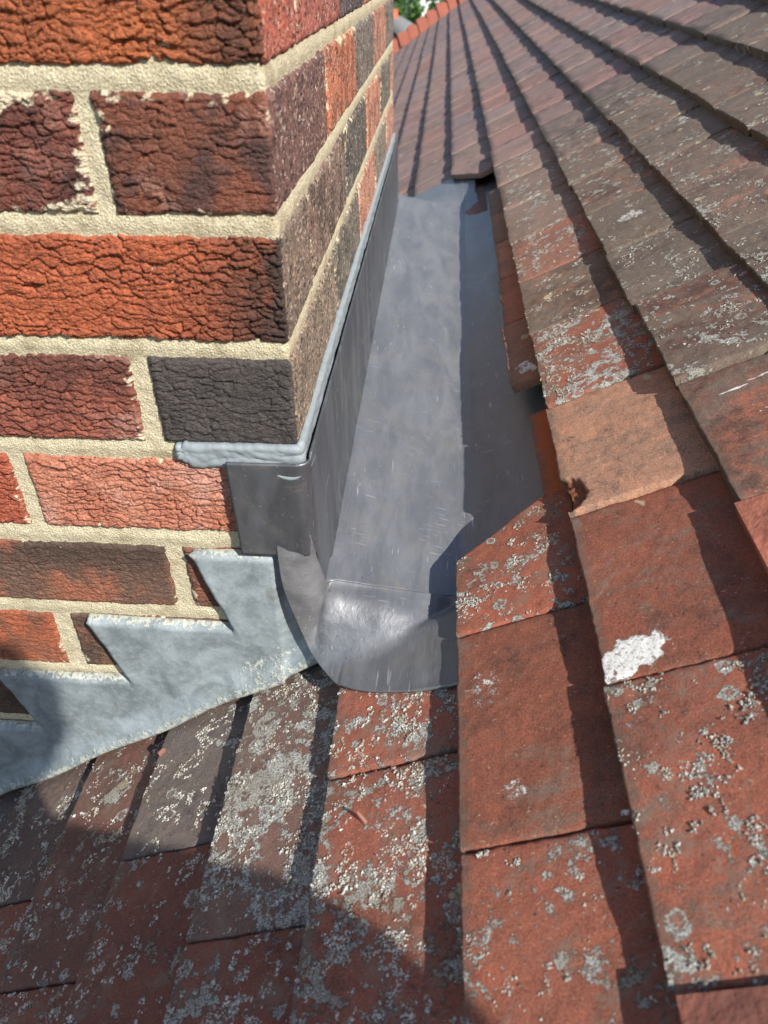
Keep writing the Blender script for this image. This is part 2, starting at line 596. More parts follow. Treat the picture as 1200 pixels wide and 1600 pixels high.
def tile_style(k, y0, y1, r):
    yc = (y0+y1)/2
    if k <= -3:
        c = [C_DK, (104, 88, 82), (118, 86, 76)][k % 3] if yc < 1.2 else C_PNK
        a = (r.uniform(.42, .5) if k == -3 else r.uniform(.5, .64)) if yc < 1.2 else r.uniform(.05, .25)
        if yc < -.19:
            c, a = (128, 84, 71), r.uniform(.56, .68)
    elif k == -2 and yc < 1.:
        c, a = ((120, 92, 80), .86) if yc > -.19 else ((136, 86, 71), .66)
    elif yc < .2 and k > -2:
        c, a = jitter(C_OR, r), r.uniform(.52, .66)
    elif yc < 1.15:
        q = r.random()
        c, a = (C_BRN, .60) if q < .55 else ((C_GRY, .56) if q < .82 else ((C_RED if r.random() < .4 else (150, 110, 93)), .62))
        if k >= 3:
            c, a = [C_BRN, C_GRY, (142, 116, 102), (148, 114, 99)][r.randrange(4)], r.uniform(.45, .62)
    else:
        q = r.random()
        c, a = (C_PNK if q < .6 else ((140, 120, 113) if q < .85 else (150, 116, 107))), r.uniform(.1, .3)
    return jitter(c, r, .05), a

CRUMB = []
def place_tile(me, k, s, yc, lift, r, color, alpha, jit=1.0, soot=None):
    p = roofpt(s+r.uniform(-.0016, .0016)*jit, yc, lift)
    o = link('tile', me, ROOF, p, (r.uniform(-.010, .010)*jit, -(PITCH-DEL)+r.uniform(-.006, .004)*jit, r.uniform(-.007, .007)*jit))
    o.color = (*lin(*color), alpha)
    if soot is None:
        soot = r.uniform(.3, .62)
    o.pass_index = int(100*soot)
    return o

def build_tiles():
    r = random.Random(21)
    pool = [tile_mesh('tile_plain', fine=False, seed=50+i) for i in range(8)]
    cand, rest = [], []
    for (k, s, y0, y1) in tile_list():
        # the chimney stack and the lead gutter take the place of some tiles
        if k <= -2 and y1 > .004 and y0 < 1.11:
            if y0 < -.1:
                y1 = .003
            elif y0 < 0:
                continue
            elif y1 > 1.16 and y0 > 1.02:
                y0 = 1.11
            elif scourse(k)*CP+A0[0] > -1.05:
                continue
        if k <= -2 and k % 2 == 0 and -.1 < y1 < 0:
            y1 = .003
        if k == -1:
            if y1 > .02 and y0 < -.02:
                y1 = -.008
            elif y0 > -.02 and y1 < 1.42:
                continue
        if k == 0 and y0 > .05 and y1 < 1.33:
            continue
        if y1-y0 < .03:
            continue
        P = roofpt(s+.05, (y0+y1)/2)
        px, py, dz = project(P)
        vis = dz > .05 and -150 < px < 1330 and -60 < py < 1760 and not (px < 600 and P[1] > .1)
        (cand if vis else rest).append((dz if vis else 99, k, s, y0, y1))
    cand.sort()
    near, far = cand[:286], cand[286:]
    cnt = 0
    for dz, k, s, y0, y1 in near:
        yc, w = (y0+y1)/2, y1-y0-.002
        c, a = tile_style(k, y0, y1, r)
        lift = r.uniform(0, .0016) if (yc < .2 or yc > 1.4) else r.uniform(0, .0030)
        kw = {}
        soot = None
        if k >= 2 and yc > .2:
            soot = r.uniform(.82, 1.0) if yc < 1.3 else r.uniform(.5, .68)
        if k == 1 and .19 < y0 < 1.2:
            lift = .0075+r.uniform(-.001, .002)
        if k == 2 and .15 < y0 < 1.2:
            lift = .005+r.uniform(-.001, .0015)
        if k == 3 and .05 < y0 < 1.2:
            lift = .003+r.uniform(-.001, .0015)
        jit = 1.0 if yc < .2 else (1.5 if yc < 1.3 else .7)
        if k == 0 and abs(y0+.041) < .03:            # cut on the splay beside the gutter
            kw['ylim'] = lambda X, yc=yc, w=w: np.minimum(w/2, .043-yc+X*.64)
            c, a, lift, jit = (154, 92, 72), .62, .0015, .3
        elif k == 0 and abs(y0-1.279) < .03:
            kw['ylow'] = lambda X, yc=yc, w=w: np.maximum(-w/2, 1.385-yc-X*1.6)
            c, a, lift = (150, 124, 116), .1, .004
        elif k == 0 and abs(y0+.206) < .03:
            c, a, jit, soot = (136, 84, 66), .14, .4, .56
            kw['marks'] = [('s', .035, -.052, .012, .010, .3, .40), ('s', .02, .028, .016, .02, .3, .36), ('s', .094, -.078, .003, .0025, 0, .9)]
        elif k == 0 and abs(y0+.371) < .03:
            c, a = (152, 94, 75), .56
        elif k == 1 and abs(y0-.043) < .03:          # salmon coloured replacement, chipped corner
            c, a, jit, lift, soot = (172, 130, 106), .0, .3, .0055, .58
            kw['chip'] = (-.002, -w/2+.022, .021, .006)
        elif k == 1 and abs(y0+.122) < .03:
            c, a, jit, soot = (140, 86, 68), .16, .4, .54
            kw['marks'] = [('s', .016, -.066, .027, .015, .25, 1.0)]
        elif k == 1 and abs(y0+.287) < .03:
            c, a = (153, 94, 75), .60
        elif k == 1 and abs(y0-.208) < .03:
            c, a = (150, 94, 76), .8
        elif k == 1 and abs(y0-.373) < .03:
            c, a, soot = (146, 110, 90), .36, .95
        elif k == 2 and abs(y0+.019) < .04:
            c, a, soot = (150, 98, 80), .14, .75
            kw['marks'] = [('s', .035, .045, .016, .0016, .12, .9), ('s', .062, .052, .02, .0012, .12, .8), ('s', .05, .008, .012, .001, .3, .75)]
        elif k == 2 and abs(y0-.146) < .04:
            c, a, lift = (146, 100, 84), .62, .008
        elif k == 2 and abs(y0-.476) < .06:
            c, a = (132, 112, 92), .42
            kw['marks'] = [('c', .045, .0, .022, .02, .5, .5)]
        elif k == 4 and abs(y0-.53) < .09:
            kw['marks'] = [('s', .05, .0, .035, .012, .3, .85)]
        elif k == -1 and y0 < -.1 and y1 < .05:
            c, a = (152, 94, 76), .74
        elif k == -1 and yc < .5:
            c, a = (151, 92, 74), .5
        fine = dz < 1.25
        if fine or kw or abs(w-.163) > .004:
            me = tile_mesh('tile_clay', w=w, fine=fine, seed=cnt, **kw)
        else:
            me = pool[cnt % len(pool)]
        if not fine and kw:
            me = tile_mesh('tile_clay', w=w, fine=True, seed=cnt, **kw)
        cnt += 1
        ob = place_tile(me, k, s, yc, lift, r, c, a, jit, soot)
        if dz < 1.05 and a > .3:
            CRUMB.append((ob, w, a, k, yc, 'ylim' in kw))
    # short under-course showing along the gutter
    y = .300
    for i, (ds, c) in enumerate([(.066, (150, 112, 92)), (.071, (160, 108, 88)), (.073, (168, 122, 100)), (.074, (140, 112, 96)), (.076, (120, 104, 92))]):
        me = tile_mesh('tile_under', w=.156, L=.16, fine=True, seed=200+i, marks=[('s', .02, -.05, .012, .02, .5, .6)] if i == 0 else ())
        place_tile(me, 1, ds, y+.079, -.0035, r, c, .12)
        y += .159
    me = tile_mesh('tile_under', w=.138, L=.16, fine=True, seed=210)
    place_tile(me, 1, .081, .160, -.0065, r, (172, 94, 58), .0, .2)
    # everything further away, or never in the picture, as one part
    V, F, C = [], [], []
    q = np.array([[0, 1, 2, 3], [4, 7, 6, 5], [0, 4, 5, 1], [1, 5, 6, 2], [2, 6, 7, 3], [3, 7, 4, 0]])
    a = PITCH-DEL
    ex, ez = np.array([math.cos(a), 0, math.sin(a)]), np.array([-math.sin(a), 0, math.cos(a)])
    for dz, k, s, y0, y1 in far+rest:
        c, al = tile_style(k, y0, y1, r)
        p = roofpt(s+r.uniform(-.002, .002), 0, r.uniform(0, .0015))
        w0 = r.uniform(-.001, .001)
        b = len(V)*8
        vs = []
        for h in (0, -TT):
            for (x, y) in ((0, y0+.001), (.265, y0+.001), (.265, y1-.001), (0, y1-.001)):
                vs.append(p+ex*x+ez*(h+(w0 if y > (y0+y1)/2 else -w0))+np.array([0, y, 0]))
        V.append(vs)
        F.append(q+b)
        C.append([lin(*c)]*8)
    t = NT('clay_tile_distant')
    base = t.attr('col')
    c = t.mix(t.ramp(t.noise(30, 4, .6), .35, .7), t.mix(1., base, (.62, .65, .68), 'MULTIPLY'), t.mix(1., base, (1.15, 1.1, 1.08), 'MULTIPLY'))
    mm = t.out(c, .85, t.bump(t.noise(140, 3, .6), .002, .8))
    me = mesh_np('tile_field', np.array(V).reshape(-1, 3), np.concatenate(F)[:, ::-1], False, np.array(C).reshape(-1, 3), mm)
    o = link('tile_field', me, ROOF)
    o['kind'] = 'stuff'

build_tiles()

def lichen_crumbs():
    """raised grains of lichen on the nearer tiles, one part of the roof"""
    ico = np.array([(1, 0, 0), (0, 1, 0), (-1, 0, 0), (0, -1, 0), (0, 0, 1), (0, 0, -1)], float)
    tri = np.array([(0, 1, 4), (1, 2, 4), (2, 3, 4), (3, 0, 4), (1, 0, 5), (2, 1, 5), (3, 2, 5), (0, 3, 5)])
    nv_ = 6
    rs = np.random.RandomState(12)
    VV, CC = [], []
    for ob, w, a, k, yc, cut in CRUMB:
        n = 13000 if k < 2 else 9000
        x = rs.uniform(.0005, .103, n)
        y = rs.uniform(-w/2+.001, w/2-.001, n)
        M = np.array(Matrix.LocRotScale(ob.location, ob.rotation_euler, None))
        P = np.stack([x, y, x*0], 1)
        Wp = P@M[:3, :3].T+M[:3, 3]
        f = fbm(Wp*34, 4, 71, .62)*.75+fbm(Wp*130, 3, 75, .6)*.55
        # lobed discs, hollow when large
        q = Wp[:, [0, 1]]*np.array([62, 52])+fbm(Wp*90, 2, 79)[:, None]*.5
        f1, f2, off, rid = worley(q, 5)
        rad = .12+.33*rid
        dsc = (f1 < rad)*(f1 > np.where(rad > .27, rad-.15, -1))*(_perm[(rid*255).astype(int)]/255. < a*.75)
        if k >= 2:
            f = f-.05
        keep = (f > .44-.36*a) | ((dsc > 0) & (f > -.20))
        if cut:
            keep &= y < .043-yc+x*.64-.002
        keep &= rs.rand(n) < np.where(f > .44-.36*a, .95, .7)
        x, y = x[keep], y[keep]
        m_ = len(x)
        if not m_:
            continue
        z = -.0012*(y/(w/2))**2-.0007*((x-.05)/.1)**2+.0001
        r = rs.gamma(4, .00010, m_)+.00022
        sc = np.stack([r*rs.uniform(.8, 1.5, m_), r*rs.uniform(.8, 1.5, m_), r*rs.uniform(.55, 1.0, m_)], 1)
        an = rs.uniform(0, 6.3, m_)
        V = (ico[None]+rs.uniform(-.35, .35, (m_, nv_, 3)))*sc[:, None, :]
        c_, s_ = np.cos(an)[:, None], np.sin(an)[:, None]
        V = np.stack([V[..., 0]*c_-V[..., 1]*s_, V[..., 0]*s_+V[..., 1]*c_, V[..., 2]], -1)+np.stack([x, y, z], 1)[:, None, :]
        wht = 1.22 if k < 0 else 1.0
        VV.append((V.reshape(-1, 3)@M[:3, :3].T+M[:3, 3]))
        g = rs.rand(m_)
        warm = ss(-.1, .3, fbm(np.stack([x*40+yc, y*40, x*0+k], 1), 2, 5))
        col = np.array(lin(106, 100, 88))[None]*(1-g)[:, None]+np.array(lin(196, 195, 186))[None]*g[:, None]
        col = col*(1-.4*warm[:, None])+np.array(lin(150, 134, 112))[None]*.4*warm[:, None]
        CC.append(np.repeat(np.clip(col*wht, 0, .8), nv_, 0))
    V, C = np.concatenate(VV), np.concatenate(CC)
    nl = len(V)//nv_
    F = (tri[None]+(np.arange(nl)*nv_)[:, None, None]).reshape(-1, 3)
    t = NT('lichen')
    mm = t.out(t.attr('col'), .9, spec=.2)
    o = link('lichen', mesh_np('lichen', V, F, False, C, mm), ROOF)
    o['kind'] = 'stuff'
lichen_crumbs()

# underlay below the tiles, pierced for the stack (four strips)
def deck():
    M = plain('underlay', (.02, .02, .022), .9)
    V, F = [], []
    for (s0, s1, y0, y1) in ((-1.72, 1.74, -1.36, -.01), (-1.72, 1.74, 1.10, 7.6), (.19, 1.74, -.01, 1.10), (-1.72, -1.32, -.01, 1.10)):
        b = len(V)
        for h in (-.075, -.105):
            for (s, y) in ((s0, y0), (s1, y0), (s1, y1), (s0, y1)):
                V.append(roofpt(s, y, h))
        F += [[b, b+1, b+2, b+3], [b+4, b+7, b+6, b+5], [b, b+4, b+5, b+1], [b+1, b+5, b+6, b+2], [b+2, b+6, b+7, b+3], [b+3, b+7, b+4, b]]
    link('roof_deck', mesh_np('roof_deck', V, F, False, None, M), ROOF)
deck()

# ------------------------------------------------------------------ brick chimney
CHIM = thing('brick_chimney', 'red rustic brick chimney stack with pale mortar joints rising through the tiled roof', 'chimney')
FX, FY = -.003, 0.0             # planes of the two visible faces
DEPTH = 1.085

def brick_sheet(name, kind, a0, a1, b1, z0, z1, seed, cfn, mat, res=.00105, amp=1.0, bark=1.0):
    """kind 'F': front face from x=a0..a1;  'C': front face x=a0..FX then round the corner to y=b1;  'R': side face y=a0..a1"""
    r = .0032
    U, N, S = [], [], []
    def add(x, y, nx, ny, s):
        U.append((x, y)); N.append((nx, ny)); S.append(s)
    if kind == 'F':
        n = max(4, int((a1-a0)/res))
        for x in np.linspace(a0, a1, n):
            add(x, FY, 0, -1, x)
    elif kind == 'R':
        n = max(4, int((a1-a0)/(res*1.8)))
        for y in np.linspace(a0, a1, n):
            add(FX, y, 1, 0, y)
    else:
        n = max(4, int((FX-r-a0)/res))
        for x in np.linspace(a0, FX-r, n):
            add(x, FY, 0, -1, x)
        for t in np.linspace(0, math.pi/2, 6)[1:-1]:
            add(FX-r+r*math.sin(t), FY+r-r*math.cos(t), math.sin(t), -math.cos(t), FX-r+r*t)
        n = max(4, int((b1-r)/(res*1.4)))
        for y in np.linspace(FY+r, b1, n):
            add(FX, y, 1, 0, FX+y)
    U, N, S = np.array(U), np.array(N), np.array(S)
    nu = len(U)
    nz = max(4, int((z1-z0)/res))
    zz = np.linspace(z0, z1, nz)
    X, Y = np.repeat(U[:, 0], nz), np.repeat(U[:, 1], nz)
    NX, NY = np.repeat(N[:, 0], nz), np.repeat(N[:, 1], nz)
    SS = np.repeat(S, nz)
    Z = np.tile(zz, nu)
    sd = seed*5.77
    o = np.zeros(len(X))
    # ragged outline
    zc = (z0+z1)/2
    half = (z1-z0)/2
    du = np.minimum(SS-S[0], S[-1]-SS)
    dzed = half-np.abs(Z-zc)
    jag = noise(np.stack([SS*55, o+sd, np.sign(Z-zc)*3], 1))*.0016+noise(np.stack([SS*210, o+sd, np.sign(Z-zc)*3+9], 1))*.0009
    Z2 = Z+np.sign(Z-zc)*jag*np.exp(-dzed/.006)
    jagx = noise(np.stack([Z*60, o+sd, np.sign(SS-S.mean())*4], 1))*.0015+noise(np.stack([Z*220, o+sd, o+14], 1))*.0008
    sx = np.sign(SS-S.mean())*jagx*np.exp(-du/.006)
    X2 = X+np.abs(NY)*sx
    Y2 = Y+np.abs(NX)*sx
    # rounded arrises (not at the wrapped corner)
    d = np.minimum(du, dzed)
    h = -.0024*np.clip(1-d/.0035, 0, 1)**2
    # torn rustic face
    wf = NY*NY*bark
    P = np.stack([SS, o+sd, Z], 1)
    w1 = fbm(P*38, 3, seed+1)
    w2 = fbm(P*38, 3, seed+5)
    q = np.stack([SS/.0135+w1*1.5+sd, Z/.0046+w2*1.7+sd*.7], 1)
    f1, f2, off, rid = worley(q, seed)
    crack = ss(.0, .20, f2-f1)
    lip = off[:, 1]
    rel = fbm(P*np.array([26, 1, 40]), 2, seed+9)
    dens = ss(-.35, .25, rel)
    bark_h = (crack-1)*.0021*(.35+.65*dens)-lip*.0010*(.4+.6*dens)+(rid-.5)*.0009
    q2 = np.stack([SS/.0042+w1*2+3, Z/.0021+w2*2], 1)
    g1, g2, _, rid2 = worley(q2, seed+3)
    bark_h += (ss(0, .4, g2-g1)-1)*.0004+(rid2-.5)*.0005
    fine = fbm(P*420, 3, seed+2)
    plainh = fbm(P*np.array([90, 1, 260]), 3, seed+3)*.0005
    h = h+amp*(wf*bark_h+(1-wf*.75)*plainh+fine*.00035)
    h += noise(np.stack([SS*9+sd, o, Z*14], 1))*.0010
    X2 = X2+NX*h
    Y2 = Y2+NY*h
    V = np.stack([X2, Y2, Z2], 1)
    cols = cfn(SS-S[0], S[-1]-SS, Z-z0, z1-Z, P, wf)
    F = [grid_faces(nu, nz)]
    b = boundary(nu, nz)
    B = V[b].copy()
    B[:, 0] -= NX[b]*.016
    B[:, 1] -= NY[b]*.016
    base = len(V)
    k = np.arange(len(b))
    F.append(np.stack([b, np.roll(b, -1), base+np.roll(k, -1), base+k], 1)[:, ::-1])
    V = np.concatenate([V, B])
    cols = np.concatenate([cols, cols[b]])
    cen = np.array([X.mean(), Y.mean(), z0])
    me = mesh_np(name, V-cen, np.concatenate(F), True, cols, mat, {'bark': np.concatenate([wf, wf[b]])})
    if kind == 'C':
        me.materials.append(M_PIT)
        fv = np.concatenate(F)
        wv = np.concatenate([wf, wf[b]])
        idx = (wv[fv].mean(1) < .30*max(bark, .01)).astype(np.int32)
        me.polygons.foreach_set('material_index', idx)
    ob = link('brick', me, CHIM, cen)
    return ob

def cmix(a, b, f):
    return a*(1-f[:, None])+np.asarray(b)[None, :]*f[:, None]

def brick_colour(main, second, amount=.5, scale=26, char=0., char_at=None, smear=.4, pale=0., seed=0, thr=.0):
    A, B = np.array(lin(*main)), np.array(lin(*second))
    def fn(dl, dr, db, dt, P, wf):
        n = fbm(P*scale, 4, seed+60)
        c = cmix(np.tile(A, (len(P), 1)), B, amount*ss(thr-.12, thr+.22, n))
        c = c*(1+.25*fbm(P*190, 2, seed+61))[:, None]
        if char:
            base = ss(-.05, .3, fbm(P*18, 3, seed+62)+.0)
            if char_at == 'r':
                base = ss(.075, .0, dr)*ss(-.35, .2, n+.25)
            elif char_at == 't':
                base = ss(.045, .005, dt)*ss(-.3, .2, n+.2)
            elif char_at == 'l':
                base = ss(.05, .0, dl)
            c = cmix(c, lin(48, 43, 40), char*base)
        if pale:
            c = cmix(c, lin(205, 160, 145), pale*ss(.05, .4, fbm(P*32, 4, seed+63)))
        e = np.minimum(np.minimum(dt, db), np.minimum(dl, dr))
        nn = fbm(P*np.array([95, 95, 130]), 5, seed+64, .62)
        big_ = fbm(P*22, 2, seed+65)
        sm = ss(.10, .16, nn*.8+.55*(smear-.80)+.5*big_+.10*ss(.005, .0, e)-.50*ss(.002, .016, e))
        c = cmix(c, lin(214, 202, 174), np.clip(sm, 0, 1)*.9)
        return np.clip(c, .004, .9)
    return fn

def zrow(k):
    return {1: (-.0695, -.006), 2: (-.1425, -.0815), 3: (-.2185, -.1545), 4: (-.2935, -.2305), 5: (-.3715, -.3085), 6: (-.4505, -.3885), 7: (-.528, -.465), 8: (-.604, -.5415), 9: (-.679, -.617), 10: (-.755, -.693), 11: (-.83, -.768)}.get(k, (-.0695+.0757*(1-k), -.006+.0757*(1-k)))

ORANGE, RUST, UMBER, CHARC, PINK = (172, 92, 60), (148, 78, 54), (110, 72, 60), (72, 67, 65), (196, 130, 104)
# front-face bricks: row -> list of (x0, x1 or corner, colour function)
FRONT = {
    1: [(-.201, 'C', brick_colour((172, 96, 56), (138, 76, 48), .6, 30, .75, 'r', .2, seed=1)), (-.425, -.212, brick_colour(ORANGE, RUST, .5, 30, seed=2))],
    2: [(-.0965, 'C', brick_colour((122, 72, 54), (78, 54, 50), .85, 46, .35, None, .62, .28, seed=3)), (-.32, -.107, brick_colour((112, 62, 50), (74, 48, 44), .75, 40, .25, None, .74, .18, seed=4))],
    3: [(-.201, 'C', brick_colour((168, 90, 58), (140, 74, 50), .5, 28, .95, 'r', .12, seed=5)), (-.425, -.212, brick_colour(RUST, UMBER, .5, 30, seed=6))],
    4: [(-.0965, 'C', brick_colour((76, 70, 68), (60, 56, 56), .6, 40, .2, None, .1, 0, seed=7)), (-.322, -.1095, brick_colour((146, 84, 66), (110, 62, 52), .65, 40, .4, 't', .58, .3, seed=8))],
    5: [(-.2025, 'C', brick_colour((184, 122, 98), (160, 92, 70), .5, 30, 0, None, .4, .5, seed=9)), (-.427, -.2145, brick_colour((166, 88, 64), (136, 70, 52), .5, 30, seed=10))],
    6: [(-.1, 'C', brick_colour((134, 84, 66), (98, 74, 62), .7, 50, seed=11)), (-.325, -.1145, brick_colour((148, 94, 72), (100, 82, 70), .85, 26, .55, 't', .3, thr=-.1, seed=12))],
    7: [(-.211, 'C', brick_colour((118, 86, 70), (86, 70, 60), .7, 40, .3, None, .3, seed=13)), (-.436, -.2265, brick_colour((172, 98, 68), (118, 84, 68), .6, 40, .3, 't', .4, seed=14))],
    8: [(-.1, 'C', brick_colour(UMBER, CHARC, .5, seed=15)), (-.325, -.1145, brick_colour((90, 70, 58), (62, 54, 50), .7, seed=16))],
    9: [(-.211, 'C', brick_colour(UMBER, CHARC, .5, seed=17)), (-.436, -.2265, brick_colour((96, 72, 60), CHARC, .5, seed=18))],
    10: [(-.325, -.1145, brick_colour(RUST, UMBER, .5, seed=19))],
}
SIDE = {
    1: [(170, 96, 76), (172, 100, 84), (84, 74, 78), (186, 110, 86), (120, 110, 100), (196, 140, 116)],
    2: [(112, 82, 74), (190, 116, 84), (116, 108, 100), (198, 140, 116), (120, 114, 104), (200, 142, 118)],
    3: [(124, 108, 94), (128, 108, 94), (94, 92, 84), (196, 136, 110), (118, 112, 100), (196, 140, 118)],
    4: [(130, 116, 100), (112, 108, 96), (196, 142, 118), (140, 132, 118), (196, 146, 124), (130, 120, 108)],
    5: [(130, 116, 100)],
}
def chimney():
    rr = random.Random(5)
    for k in range(-4, 11):
        z0, z1 = zrow(k)
        hid = k < 0 or k > 8
        res = .0045 if hid else (.00082 if k < 7 else .0011)
        row = FRONT.get(k)
        if row is None:
            row = [((-.201 if k % 2 else -.0965), 'C', brick_colour(rr.choice([ORANGE, RUST, UMBER]), UMBER, .5, seed=30+k)),
                   ((-.425, -.212) if k % 2 else (-.32, -.107)) + (brick_colour(rr.choice([ORANGE, RUST, CHARC]), UMBER, .5, seed=50+k),)]
        wrap = .1 if k % 2 else .2165
        for i, (x0, x1, cf) in enumerate(row):
            if k == 4 and i == 0:
                amp, bark = .8, .75
            elif k == 2 and i == 0:
                amp, bark = 1.0, .7
            elif k in (6, 7, 8):
                amp, bark = .8, .7
            else:
                amp, bark = (1.2 if k in (1, 3) else 1.1), 1.0
            if x1 == 'C':
                side_c = np.array(lin(*SIDE.get(k, [(130, 100, 86)])[0]))
                def cfw(dl, dr, db, dt, P, wf, cf=cf, side_c=side_c, k=k):
                    c = cf(dl, dr*0+np.maximum(dr-wrap, 0.0), db, dt, P, wf)
                    f = 1-np.clip(wf*4, 0, 1)
                    n = fbm(P*np.array([60, 1, 60]), 3, 70+k)
                    sc = side_c[None, :]*(1+.7*n)[:, None]*np.array([1+0*n, 1-.12*n, 1-.2*n]).T
                    return c*(1-f[:, None])+np.clip(sc, .01, .8)*f[:, None]
                brick_sheet('brick', 'C', x0, None, wrap, z0, z1, k*3+1 if k > 0 else 40-k, cfw, M_BRICK, res, amp, bark)
            else:
                brick_sheet('brick', 'F', x0, x1, None, z0, z1, k*3+2+40*i if k > 0 else 60-k, cf, M_BRICK, res, amp, bark)
        # further front bricks to the left, out of the picture
        x = row[-1][0]-.0105
        while x > -.86 and k < 9:
            brick_sheet('brick', 'F', x-.2145, x, None, z0, z1, 70+k, brick_colour(rr.choice([ORANGE, RUST, UMBER]), UMBER, .5, seed=int(rr.random()*90)), M_BRICK, .006)
            x -= .225
        # side face
        if k > 5:
            continue
        y = wrap+.0095
        i = 1
        while y < DEPTH-.02:
            y1 = min(y+.2145, DEPTH)
            if DEPTH-y1 < .03:
                y1 = DEPTH
            pal = SIDE.get(k)
            c = pal[i % len(pal)] if pal else rr.choice([(128, 108, 94), (190, 120, 92), (96, 92, 86), (150, 92, 74)])
            sec = tuple(np.array(c)*rr.choice([.6, .7, .8]))
            brick_sheet('brick', 'R', y, y1, None, z0, z1, 100+k*9+i, brick_colour(c, sec, .8, 40, 0, None, .55, .1, seed=90+k*7+i), M_PIT, .006 if k < 0 else .0021, 1.0, .0)
            y = y1+.0105
            i += 1
    # bedding mortar: two finely dimpled sheets wrapped round the corner, and the core behind them
    zt, zb = .3795, -.76
    xs = np.concatenate([np.linspace(-.88, -.34, 40), np.linspace(-.338, FX-.004, 230)])
    ys = np.concatenate([np.linspace(.003, .5, 200), np.linspace(.505, DEPTH-.002, 90)])
    U = np.concatenate([np.stack([xs, xs*0+.0034, xs*0, xs*0-1], 1), [[FX-.0035, .0040, .7, -.7]], np.stack([ys*0+FX-.0028, ys+.001, ys*0+1, ys*0], 1)])
    z = np.concatenate([np.linspace(zb, -.6, 30), np.linspace(-.598, -.005, 400), np.linspace(0, zt, 50)])
    nu, nz = len(U), len(z)
    X, Y, NX, NY = [np.repeat(U[:, i], nz) for i in range(4)]
    Z = np.tile(z, nu)
    P = np.stack([X, Y, Z], 1)
    # a struck joint: bellies slightly between the courses
    jc = np.array([(zrow(k)[0]+zrow(k+1)[1])/2 for k in range(-4, 11)])
    dj = np.min(np.abs(Z[:, None]-jc[None, :]), 1)
    h = fbm(P*150, 4, 5, .6)*.0011+noise(P*24, 8)*.0006+.0014*np.exp(-(dj/.006)**2)
    bl = ss(.22, .55, noise(P*45, 12))
    h += bl*.0007
    V = np.stack([X+NX*h, Y+NY*h, Z], 1)
    link('mortar', mesh_np('mortar', V, grid_faces(nu, nz), True, None, M_MORTAR), CHIM)
    V, F = [], []
    for zz in (zb-.6, zt-.012):
        for (x, y) in ((-.88, .02), (FX-.02, .02), (FX-.02, DEPTH-.004), (-.88, DEPTH-.004)):
            V.append((x, y, zz))
    F = [[0, 3, 2, 1], [4, 5, 6, 7], [0, 1, 5, 4], [1, 2, 6, 5], [2, 3, 7, 6], [3, 0, 4, 7]]
    link('stack_core', mesh_np('stack_core', V, F, False, None, M_MORTAR), CHIM)
chimney()

# ------------------------------------------------------------------ lead work
def sheet(name, V, nu, nv, thick, mat, attrs=None, label=None, cat=None, parent=None, flip=False, sub=0):
    me = mesh_np(name, V, grid_faces(nu, nv, 0, flip), True, None, mat, attrs)
    o = link(name, me, parent)
    if sub:
        sm = o.modifiers.new('smooth', 'SUBSURF')
        sm.levels = sm.render_levels = sub
    md = o.modifiers.new('thickness', 'SOLIDIFY')
    md.thickness = thick
    md.offset = -1
    return o

def interp(pts, t):
    """smooth curve through pts (first column is the parameter)"""
    pts = np.array(pts, float)
    x = pts[:, 0]
    out = []
    m_ = np.gradient(pts[:, 1:], x, axis=0)
    i = np.clip(np.searchsorted(x, t)-1, 0, len(x)-2)
    h = (x[i+1]-x[i])
    s = ((t-x[i])/h)[:, None]
    p0, p1 = pts[i, 1:], pts[i+1, 1:]
    m0, m1 = m_[i]*h[:, None], m_[i+1]*h[:, None]
    return (2*s**3-3*s**2+1)*p0+(s**3-2*s**2+s)*m0+(-2*s**3+3*s**2)*p1+(s**3-s**2)*m1

GUT = thing('lead_back_gutter', 'new grey lead gutter lining dressed into the trough between chimney and tiles', 'flashing')

def zsole_l(y): return -.4355+.022*y
def zsole_r(y): return -.4620+.012*y
def xcrease(y): return .1235+.009*y

def tile_top_h(q):
    k = math.floor((q+.004)/.1)
    return -STEP*((q-scourse(k))/.1)

TOP_EDGE = np.array([(.0030, .016, -.4310), (.0050, .0205, -.4350), (.0115, .0240, -.4368), (.045, .0265, -.4432), (.085, .030, -.4520), (.118, .036, -.4600), (.136, .04, -.4570), (.165, .045, -.4420), (.25, .05, -.400)])

